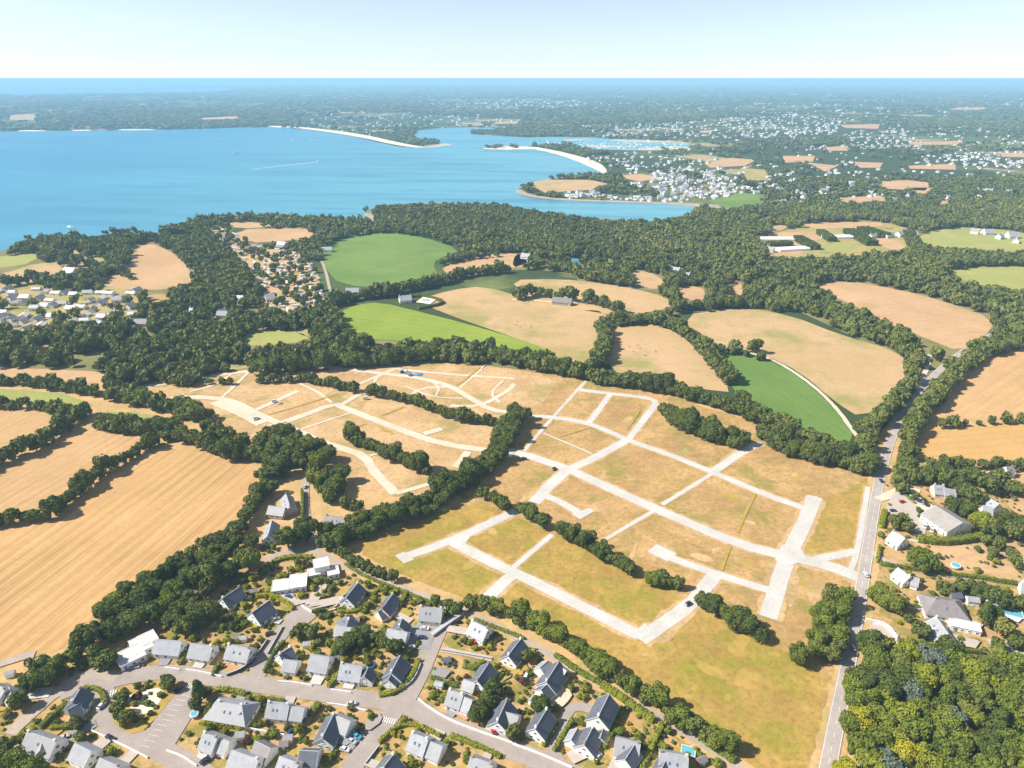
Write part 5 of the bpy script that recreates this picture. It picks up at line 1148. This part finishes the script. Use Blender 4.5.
sheet('terrace', '945,612 963,618 983,626 978,634 955,632', 'paving', z + .03, 0); sheet('terrace', '936,631 980,643 975,650 930,642', 'paving', z + .05, 0); sheet('terrace', '990,607 1008,608 1024,618 1018,624 1000,618', 'paint', z + .03, 0)
sheet('driveway', '985,640 1040,650 1040,672 1000,664', 'paving', z + .05, 0); sheet('driveway', '330,735 352,728 362,738 345,748', 'paving_grey', z + .03, 0); sheet('driveway', '365,722 378,712 384,722 366,735', 'asphalt', z + .05, 1)
sheet('driveway', '433,668 452,672 445,680 432,676', 'paving_grey', z + .03, 0); sheet('driveway', '296,597 302,592 310,603 300,606', 'paving', z + .06, 0); sheet('driveway', '305,606 312,594 326,580 332,580 316,606', 'paving', z + .03, 0)
sheet('driveway', '312,611 335,601 352,598 356,602 330,607', 'paving', z + .07, 0)
# shrubs scattered through the gardens
SH_T = [crown_template(420, 200 + i, .15, 6) for i in range(3)]; SHM = {}
def shrub_me(k, mat):
    if (k, mat) not in SHM: SHM[(k, mat)] = quad_mesh('shrub', *SH_T[k], mat)
    return SHM[(k, mat)]
cand = []
SUBW = [P(a, b_) for a, b_ in SUB if -200 < a < 800]; GARW = [P(a, b_) for a, b_ in parse('882,470 1030,470 1030,660 900,655 868,640 878,560')]
tx = [(t[0], t[1], t[2]) for t in TREES if t[1] < 600]
for poly, n_ in ((SUBW, 820), (GARW, 190)):
    x0, x1 = min(p[0] for p in poly), max(p[0] for p in poly); y0, y1 = min(p[1] for p in poly), max(p[1] for p in poly); k = 0; tr = 0
    while k < n_ and tr < 60000:
        tr += 1; x, y = random.uniform(x0, x1), random.uniform(y0, y1); u, v = to_px(x, y)
        if not (2 < u < 1022 and v < 766) or not inpoly(x, y, poly): continue
        r = random.choice((.7, .8, .9, 1.0, 1.2, 1.5, 1.9, 2.3)); xa, ya = np.array([x]), np.array([y])
        if roaddist(xa, ya)[0] < r or roaddist(xa, ya, DR)[0] < r or roaddist(xa, ya, HL)[0] < r * .6: continue
        if any(math.hypot(x - a, y - b_) < q + r * .8 for a, b_, q in FOOT) or any(math.hypot(x - a, y - b_) < q * .8 for a, b_, q in tx): continue
        if min((math.hypot(x - a, y - b_) for a, b_, *_ in cand), default=9) < r: continue
        cand.append((x, y, r)); k += 1
cand.sort(key=lambda t: -t[2] / math.sqrt(t[0] ** 2 + t[1] ** 2 + CH ** 2)); small = np.array(cand[290:]); cand = cand[:290]
TS = [crown_template(90, 300 + i, .30, 5) for i in range(4)]
tag(link('small_shrub', stuff_mesh('small_shrub', TS, small[:, 0], small[:, 1], small[:, 2], small[:, 2] * 1.3, rng.uniform(0, 1, len(small)), 'leaves_wood')), 'countless small bushes and flower beds of the gardens', 'shrub', kind='stuff')
bypl = {}
for x, y, r in cand:
    hn = min(HOUSES, key=lambda h: math.hypot(h[0] - x, h[1] - y)); var = random.choice('mmmdlly' if random.random() > .03 else 'r'); bypl.setdefault((hn[3], var), []).append((x, y, r))
VARN['r'] = 'dark red'; VARM['r'] = 'leaves_red'
for (pl, var), l in bypl.items():
    l.sort(key=lambda t: float(to_px(t[0], t[1])[0]))
    for i, (x, y, r) in enumerate(l):
        o = link('shrub', shrub_me(random.randrange(3), VARM[var]), None, (x, y, .2), random.uniform(0, 6)); o.scale = (r, r, r * random.uniform(.7, 1.1))
        tag(o, ('%s shrub, %s from the left beside %s' % (VARN[var], ordn(i), pl)) if len(l) > 1 else '%s shrub beside %s' % (VARN[var], pl), 'shrub', 'garden shrubs')
# ------------------------------------------------------------------ cars
def car_meshes(col):
    mb = MB(); prof = [(-2.1, .35), (-2.12, .75), (-1.95, .92), (-1.1, 1.0), (.95, 1.0), (1.75, .9), (2.1, .68), (2.12, .35)]; n = len(prof)
    for s, yy in ((0, .86), (1, -.86)): pass
    V = [(x, -.86, z_) for x, z_ in prof] + [(x, .86, z_) for x, z_ in prof]; mb.add(V, [tuple(range(n))[::-1], tuple(range(n, 2 * n))] + [(i, i + 1, n + i + 1, n + i) for i in range(n - 1)] + [(n - 1, 0, n, 2 * n - 1)])
    mb.add([(-1.3, -.62, 1.46), (.35, -.62, 1.46), (.35, .62, 1.46), (-1.3, .62, 1.46), (-1.3, -.62, 1.41), (.35, -.62, 1.41), (.35, .62, 1.41), (-1.3, .62, 1.41)], [(0, 1, 2, 3), (0, 4, 5, 1), (1, 5, 6, 2), (2, 6, 7, 3), (3, 7, 4, 0)])
    body_ = mb.mesh('body', 'car_' + col.replace(' ', '_')); mb = MB()
    mb.add([(-1.75, -.78, 1.003), (1.0, -.78, 1.003), (1.0, .78, 1.003), (-1.75, .78, 1.003), (-1.3, -.61, 1.407), (.35, -.61, 1.407), (.35, .61, 1.407), (-1.3, .61, 1.407)], [(0, 1, 5, 4), (1, 2, 6, 5), (2, 3, 7, 6), (3, 0, 4, 7)])
    return body_, mb.mesh('window', 'glass')
mb = MB(); mb.cyl((0, 0, 0), .33, -.1, .1, 14, axis='y'); WHEEL = mb.mesh('wheel', 'tyre'); mb = MB(); mb.cyl((0, 0, 0), .19, -.115, .115, 10, axis='y'); RIM = mb.mesh('rim', 'zinc')
HEADL = simple('headlight', 'lamp_glass', (0, -.16, -.07, .08, .16, .07)); CARM = {}
def car(u, v, col, ang, label, van=False, z0=None):
    x, y = P(u, v, .8)
    if col not in CARM: CARM[col] = car_meshes(col)
    r = link('car' if not van else 'van', None, None, (x, y, ZTOP + .1), ang); tag(r, label, 'car' if not van else 'van')
    if van: r.scale = (1.25, 1.15, 1.5)
    link('body', CARM[col][0], r); link('window', CARM[col][1], r)
    for a in (-1.3, 1.35):
        for b_ in (-.8, .8): w0 = link('wheel', WHEEL, r, (a, b_, .33)); link('rim', RIM, w0)
    for b_ in (-.6, .6): link('headlight', HEADL, r, (2.06, b_, .62))
def ga(u0, v0, u1, v1): a, c = P(u0, v0), P(u1, v1); return math.atan2(c[1] - a[1], c[0] - a[0])
for a in [(64, 738, 'silver', .6, 'silver blue car parked beside the bottom left corner house'), (110, 738, 'black', ga(104, 734, 120, 742), 'black car driving down the lower left street'), (125, 668, 'black', .5, 'dark car in the corner of the white flat building'), (102, 706, 'white', 1.2, 'white car parked by the street bend hedge'),
 (179, 690, 'black', 1.0, 'dark car parked at the top of the car park'), (270, 634, 'black', .3, 'black car parked beside the dark wall of the north street'), (289, 597, 'blue', -.4, 'bright blue car in the drive of the modern flat roofed house'), (425, 629, 'white', -.1, 'white car nearest the green pool cover in the court'),
 (422, 638, 'dark blue', 0, 'dark blue car in the middle of the court'), (411, 648, 'white', .3, 'white car left of the court beneath the dark trees'), (472, 642, 'red', -.2, 'bright red car before the house below the lane'), (361, 732, 'black', -.5, 'black car, topmost of three in the side parking'),
 (357, 737, 'teal', -.5, 'teal car in the middle of three in the side parking'), (352, 742, 'silver', -.5, 'silver car, lowest of three in the side parking'), (493, 731, 'red', 1.9, 'red car beside the white house with the cross gable'), (526, 677, 'white', 1.2, 'white car on the path near the many gabled house'),
 (302, 722, 'blue', 1.1, 'blue car in the shade right of the long house'), (292, 731, 'dark blue', 1.0, 'dark blue car parked below the long house'), (962, 614, 'dark blue', -1.0, 'dark car between the hipped house and the carport'), (972, 633, 'white', -.3, 'white car at the end of the carport'), (305, 487, 'silver', 1.6, 'silver car on the lane beside the farmhouse'),
 (524, 459, 'black', 0, 'black car at the left end of the wide gravel road'), (554, 469, 'black', 1.0, 'black car at the first gravel crossing'), (881, 481, 'black', 1.45, 'black car on the main road near the trees'), (853, 648, 'grey', 1.45, 'grey car on the main road beside the roadside clump'), (866, 575, 'white', 1.5, 'white car on the main road near the site entrance'),
 (592, 752, 'dark blue', .9, 'dark car beside the house inside the square hedge'), (598, 757, 'white', .9, 'white car below the house inside the square hedge'), (205, 761, 'black', .9, 'black car left of the large bottom edge house'), (902, 502, 'red', .2, 'red car on the sandy barn yard'), (893, 511, 'dark blue', 0, 'blue car at the yard corner near the main road'),
 (352, 704, 'silver', .1, 'silver car parked on the street below the trampoline house'), (688, 604, 'black', .6, 'black car in the shade at the gravel crossing'), (40, 745, 'white', .3, 'white car close to the bottom left corner house'), (345, 750, 'white', -.3, 'white car on the terrace below the L shaped house'), (276, 620, 'grey', .6, 'grey car right of the house beside the yellow hedge')]: car(*a)
for i, (c_, nm) in enumerate([('dark blue', 'first'), ('silver', 'second'), ('black', 'third'), ('dark blue', 'fourth'), ('grey', 'fifth'), ('black', 'sixth')]):
    car(906 + i * 4.2, 494.5 + i * 2.1, c_, 1.0, '%s car, %s from the left in the row above the barn yard' % (c_, nm))
for u, v, a, lb in [(925, 527, .9, 'white van left of the two beside the barn'), (932, 531, .9, 'white van right of the two beside the barn'), (275, 402, .2, 'white lorry on the dirt track crossing'), (366, 399, .1, 'white van below the hedgerow across the upper plots'), (256, 419, .8, 'white van at the left end of the dirt tracks')]: car(u, v, 'white', a, lb, True)
# excavators on the site
def digger(u, v, a, label):
    x, y = P(u, v); r = link('excavator', None, None, (x, y, .6), a); tag(r, label, 'excavator')
    link('track', simple('track', 'dark_metal', (-1.8, -1.3, 0, 1.8, -.75, .8)), r); link('track', simple('track', 'dark_metal', (-1.8, .75, 0, 1.8, 1.3, .8)), r)
    link('cab', simple('cab', 'blue_cloth', (-1.6, -1.2, .9, .5, 1.2, 1.9), (-.4, -1.1, 1.903, 1.0, .1, 2.9)), r)
    mb = MB(); mb.tube([(.6, .5, 1.6), (3, .5, 3.8), (5.2, .5, 2.4), (5.4, .5, .7)], [.25, .22, .18, .14], 6); ar = link('arm', mb.mesh('arm', 'blue_cloth'), r); link('bucket', simple('bucket', 'dark_metal', (4.9, 0, .1, 5.9, 1.0, .9)), ar)
digger(402, 373, .3, 'blue excavator on the upper plots near the tarpaulin'); digger(410, 376, 2.2, 'second excavator just right of the first on the upper plots')
def lump(u, v, w_, d_, h, mat, name, label, cat):
    x, y = P(u, v); mb = MB(); n = 10; V = [(0, 0, h)]
    for k, (rr, zz) in enumerate(((.45, .88), (.8, .5), (1, 0))): V += [(w_ / 2 * rr * math.cos(6.283 * i / n) * random.uniform(.88, 1.1), d_ / 2 * rr * math.sin(6.283 * i / n) * random.uniform(.88, 1.1), h * zz * random.uniform(.85, 1.1)) for i in range(n)]
    mb.add(V, [(0, 1 + i, 1 + (i + 1) % n) for i in range(n)] + [(1 + k * n + i, 1 + k * n + n + i, 1 + k * n + n + (i + 1) % n, 1 + k * n + (i + 1) % n) for k in range(2) for i in range(n)])
    tag(link(name, mb.mesh(name, mat), None, (x, y, .5)), label, cat)
lump(418, 375, 9, 6, 1.2, 'blue_cloth', 'tarpaulin', 'blue tarpaulin over a heap on the upper plots', 'tarpaulin'); lump(280, 404, 5, 4, 1.2, 'brick', 'rubble_heap', 'reddish rubble heap beside the white lorry', 'heap')
lump(452, 612, 5, 5, .9, 'teal_cloth', 'pool_cover', 'round green pool cover beside the house with three skylights', 'pool cover')
# pools, trampolines, sheds
def pool(u, v, l, w_, a, label, rnd=False):
    x, y = P(u, v); r = link('swimming_pool', None, None, (x, y, z + .12), a); tag(r, label, 'swimming pool'); mb = MB()
    if rnd:
        mb.cyl((0, 0, 0), l / 2, 0, .9, 20); link('rim', mb.mesh('rim', 'white_paint'), r); mb = MB(); mb.cyl((0, 0, 0), l / 2 - .25, .901, .93, 20); link('water', mb.mesh('water', 'pool_water'), r)
    else:
        k = .4; x0, y0 = l / 2, w_ / 2
        for b_ in ((-x0 - k, -y0 - k, 0, x0 + k, -y0, .2), (-x0 - k, y0, 0, x0 + k, y0 + k, .2), (-x0 - k, -y0, 0, -x0, y0, .2), (x0, -y0, 0, x0 + k, y0, .2)): mb.box(*b_)
        link('rim', mb.mesh('rim', 'flat_roof'), r); link('water', simple('water', 'pool_water', (-x0, -y0, 0, x0, y0, .1)), r)
pool(1009, 614, 11, 5, -.45, 'turquoise swimming pool on a white terrace at the right edge'); pool(955, 568, 5, 5, 0, 'round white rimmed pool on the dry lawn behind the farm lane', True); pool(426, 301, 9, 5, -.1, 'pool inside the dark hedge beyond the bright meadow'); pool(195, 717, 3.5, 3, .2, 'small round blue pool beside the car park hedge', True)
pool(688, 753, 5, 4, -.3, 'small blue pool under the dark roofs at the bottom right of the estate')
x, y = P(371, 667); r = link('trampoline', None, None, (x, y, .4)); tag(r, 'round dark trampoline in the garden behind the three skylight house', 'trampoline'); mb = MB(); mb.cyl((0, 0, 0), 1.75, .8, .84, 20); link('mat', mb.mesh('mat', 'trampoline_mat'), r)
mb = MB(); pp = [(1.9 * math.cos(i * .3307), 1.9 * math.sin(i * .3307), .85) for i in range(20)]; mb.tube(pp, [.09] * 20, 6); link('frame', mb.mesh('frame', 'blue_cloth'), r)
for i in range(4): a = i * PI / 2 + .4; link('leg', simple('leg', 'zinc', (1.75 * math.cos(a) - .05, 1.75 * math.sin(a) - .05, 0, 1.75 * math.cos(a) + .05, 1.75 * math.sin(a) + .05, .8)), r)
SHW = mini_house_meshes('wood_door', 'slate', 3.4, 2.6, 1.9, .8); SHG = mini_house_meshes('white_wall', 'slate', 3.6, 2.8, 2, .8)
def shed_mesh(wm, rm):
    mb = MB(); x_, y_, he, hr = 1.8, 1.4, 2.0, 2.9
    mb.add([(-x_, -y_, 0), (x_, -y_, 0), (x_, y_, 0), (-x_, y_, 0), (-x_, -y_, he), (x_, -y_, he), (x_, y_, he), (-x_, y_, he), (-x_, 0, hr), (x_, 0, hr)], [(0, 1, 5, 4), (2, 3, 7, 6), (1, 2, 6, 9, 5), (3, 0, 4, 8, 7)]); a = mb.mesh('wall', wm); mb = MB()
    for q in (-1, 1): mb.add([(-2, 1.65 * q, 1.9), (2, 1.65 * q, 1.9), (2, 0, 3.0), (-2, 0, 3.0), (-2, 1.65 * q, 1.8), (2, 1.65 * q, 1.8), (2, 0, 2.9), (-2, 0, 2.9)], [f if q < 0 else f[::-1] for f in [(0, 1, 2, 3), (0, 4, 5, 1), (1, 5, 6, 2), (3, 7, 4, 0)]])
    return a, mb.mesh('roof', rm)
SHD = [shed_mesh('wood_door', 'slate_dark_shaded'), shed_mesh('white_wall', 'slate'), shed_mesh('wood_door', 'slate_brown')]
for i, (u, v, k, a, lb) in enumerate([(447, 660, 0, .2, 'blue roofed shed beside the upper end of the garden path'), (439, 684, 1, -.3, 'small grey shed beside the straight hedge'), (307, 644, 1, .1, 'grey shed behind the conservatory house'), (339, 656, 0, 0, 'tiny dark shed between two rear gardens'), (243, 638, 1, .1, 'pale shed behind the corner house with skylights'), (236, 637, 2, .2, 'brown shed left of the pale shed'),
 (533, 700, 1, .9, 'small white shed between the rear gardens left of the gravel court'), (284, 744, 2, .1, 'brown shed below the long house'), (288, 738, 1, .1, 'grey roofed shed behind the long white wall'), (253, 591, 2, .3, 'brown shed right of the long black roofed house'), (702, 760, 2, .4, 'brown shed at the bottom end of the lane'), (240, 735, 1, .2, 'pale shed below the yellow hedge'), (356, 620, 2, 0, 'brown shed right of the black pyramid roof'),
 (972, 601, 1, -.2, 'small pale blue roofed building right of the hipped house'), (992, 605, 1, -.3, 'white pool house beside the swimming pool'), (932, 652, 0, .6, 'grey shed roof at the edge of the mixed wood'), (955, 597, 0, 0, 'blue roofed lean to behind the hipped house'), (10, 673, 1, .3, 'green tinted shed at the left edge'), (108, 763, 1, .6, 'tiny shed on the lowest left roof side')]):
    x, y = P(u, v, 2); r = link('shed', None, None, (x, y, .35), a); s = 1.5 if u > 900 else 1.0; r.scale = (s, s, s); tag(r, lb, 'shed'); w0 = link('wall', SHD[k][0], r); link('roof', SHD[k][1], r); link('door', simple('door', 'white_paint', (-.45, -1.47, 0, .45, -1.403, 1.8)), r)
# cows on the dry pastures
def cow_mesh():
    mb = MB()
    def ring(x_, z_, ry, rz, n=10): return [(x_, ry * math.cos(6.283 * i / n), z_ + rz * math.sin(6.283 * i / n)) for i in range(n)]
    secs = [(-1.05, 1.15, .10, .12), (-.95, 1.12, .27, .28), (-.6, 1.05, .34, .38), (0, 1.0, .38, .42), (.5, 1.05, .34, .40), (.8, 1.12, .22, .30), (1.05, 1.05, .16, .2), (1.25, .85, .14, .17), (1.5, .62, .11, .12), (1.62, .52, .07, .07)]
    V = []; n = 10
    for s in secs: V += ring(*s)
    mb.add(V, [(k * n + i, k * n + (i + 1) % n, (k + 1) * n + (i + 1) % n, (k + 1) * n + i) for k in range(len(secs) - 1) for i in range(n)] + [tuple(range(n)), tuple(range(len(V) - 1, len(V) - n - 1, -1))])
    for lx, ly in ((-.8, -.2), (-.8, .2), (.6, -.2), (.6, .2)): mb.tube([(lx, ly, .95), (lx + (.06 if lx < 0 else 0), ly, .5), (lx - (.05 if lx < 0 else 0), ly, .3), (lx, ly, 0)], [.14, .075, .06, .06], 7)
    mb.tube([(-1.05, 0, 1.2), (-1.2, 0, .9), (-1.2, 0, .5)], [.04, .025, .04], 5)
    for s in (-1, 1): mb.tube([(1.28, .12 * s, .98), (1.24, .28 * s, 1.0)], [.05, .03], 5)
    return mb.mesh('cow', 'cow_hide')
COW = cow_mesh(); cows = [(629, 347), (633, 352), (640, 349), (638, 346), (692, 350), (515, 325), (520, 327), (524, 325), (517, 322), (531, 327), (645, 356), (655, 352)]; cows.sort()
for i, (u, v) in enumerate(cows):
    x, y = P(u, v); tag(link('cow', COW, None, (x, y, .25), random.uniform(0, 6)), 'brown cow grazing on the dry pasture, %s from the left' % ordn(i), 'cow', 'grazing cows')
# ------------------------------------------------------------------ boats
def boat_parts(L):
    mb = MB(); w_ = L * .16; st = [(-.5, .75), (-.25, 1), (.1, 1), (.35, .6), (.5, .04)]; V = []
    for x_, k in st: V += [(x_ * L, -w_ * k, L * .10), (x_ * L, -w_ * k * .55, 0), (x_ * L, w_ * k * .55, 0), (x_ * L, w_ * k, L * .10)]
    mb.add(V, [(a * 4 + b_, a * 4 + 4 + b_, a * 4 + 5 + b_, a * 4 + 1 + b_) for a in range(4) for b_ in range(3)] + [(a * 4 + 3, a * 4 + 7, a * 4 + 4, a * 4) for a in range(4)] + [(0, 1, 2, 3)])
    hull = mb.mesh('hull', 'white_paint'); cab = simple('cabin', 'white_wall', (-.2 * L, -w_ * .5, L * .101, .15 * L, w_ * .5, L * .2))
    mb = MB(); mb.cyl((.05 * L, 0, 0), L * .012, L * .1, L * 1.25, 6); mast = mb.mesh('mast', 'zinc'); mb = MB(); mb.add([(.03 * L, 0, L * .25), (-.42 * L, .02 * L, L * .25), (.03 * L, 0, L * 1.2), (.03 * L, .01 * L, L * .25), (-.42 * L, .03 * L, L * .25), (.03 * L, .01 * L, L * 1.2)], [(0, 1, 2), (5, 4, 3), (0, 3, 4, 1), (1, 4, 5, 2), (2, 5, 3, 0)])
    return hull, cab, mast, mb.mesh('sail', 'white_paint')
BP = boat_parts(11)
def boat(u, v, label, sail=True, s=1.0, group=None):
    x, y = P(u, v); r = link('sailboat' if sail else 'motorboat', None, None, (x, y, .45), random.uniform(0, 6)); r.scale = (s, s, s); tag(r, label, 'boat', group); link('hull', BP[0], r); link('cabin', BP[1], r)
    if sail: link('mast', BP[2], r); link('sail', BP[3], r)
boat(70, 228, 'white boat anchored alone near the left wooded shore', False, 1.5); boat(236, 153, 'lone white boat on the open bay below the far shore', False, 1.6); boat(319, 162, 'white motorboat at the tip of a foaming wake', False, 1.4)
hb = [(random.uniform(575, 686), random.uniform(140.5, 149.5)) for _ in range(110)] + [(random.uniform(545, 610), random.uniform(142, 147)) for _ in range(16)]
for u, v in hb: boat(u, v, 'tiny moored boat in the crowded harbour behind the sandbar', False, random.uniform(1.0, 1.8), 'boats moored in the harbour')
for u, v in [(random.uniform(290, 315), random.uniform(136, 142)) for _ in range(9)] + [(random.uniform(10, 250), random.uniform(131, 133)) for _ in range(14)]: boat(u, v, 'tiny white boat anchored off the far shore', False, random.uniform(1.0, 1.5), 'boats off the far shore')
road('wake', '252,169.5 270,167.5 290,165 318,162', 6.5, 'foam', .62, 0, 'white foam trail behind the motorboat', keep=False)
# ------------------------------------------------------------------ haze
mb = MB(); mb.box(-88000, -3000, -1, 88000, 88000, 251.5)
o = link('haze', mb.mesh('haze', 'paint')); tag(o, 'thin blue air haze over the whole landscape', 'haze', kind='stuff')
m_ = bpy.data.materials.new('haze_air'); m_.use_nodes = True; t_ = m_.node_tree; t_.nodes.clear()
ou = t_.nodes.new('ShaderNodeOutputMaterial'); pv = t_.nodes.new('ShaderNodeVolumePrincipled'); pv.inputs['Color'].default_value = (.42, .73, 1, 1); pv.inputs['Density'].default_value = 9.5e-5; pv.inputs['Anisotropy'].default_value = 0.0
t_.links.new(pv.outputs[0], ou.inputs['Volume']); o.data.materials.clear(); o.data.materials.append(m_)
sc.cycles.volume_bounces = 1
sc.cycles.max_bounces = 6; sc.cycles.transparent_max_bounces = 8
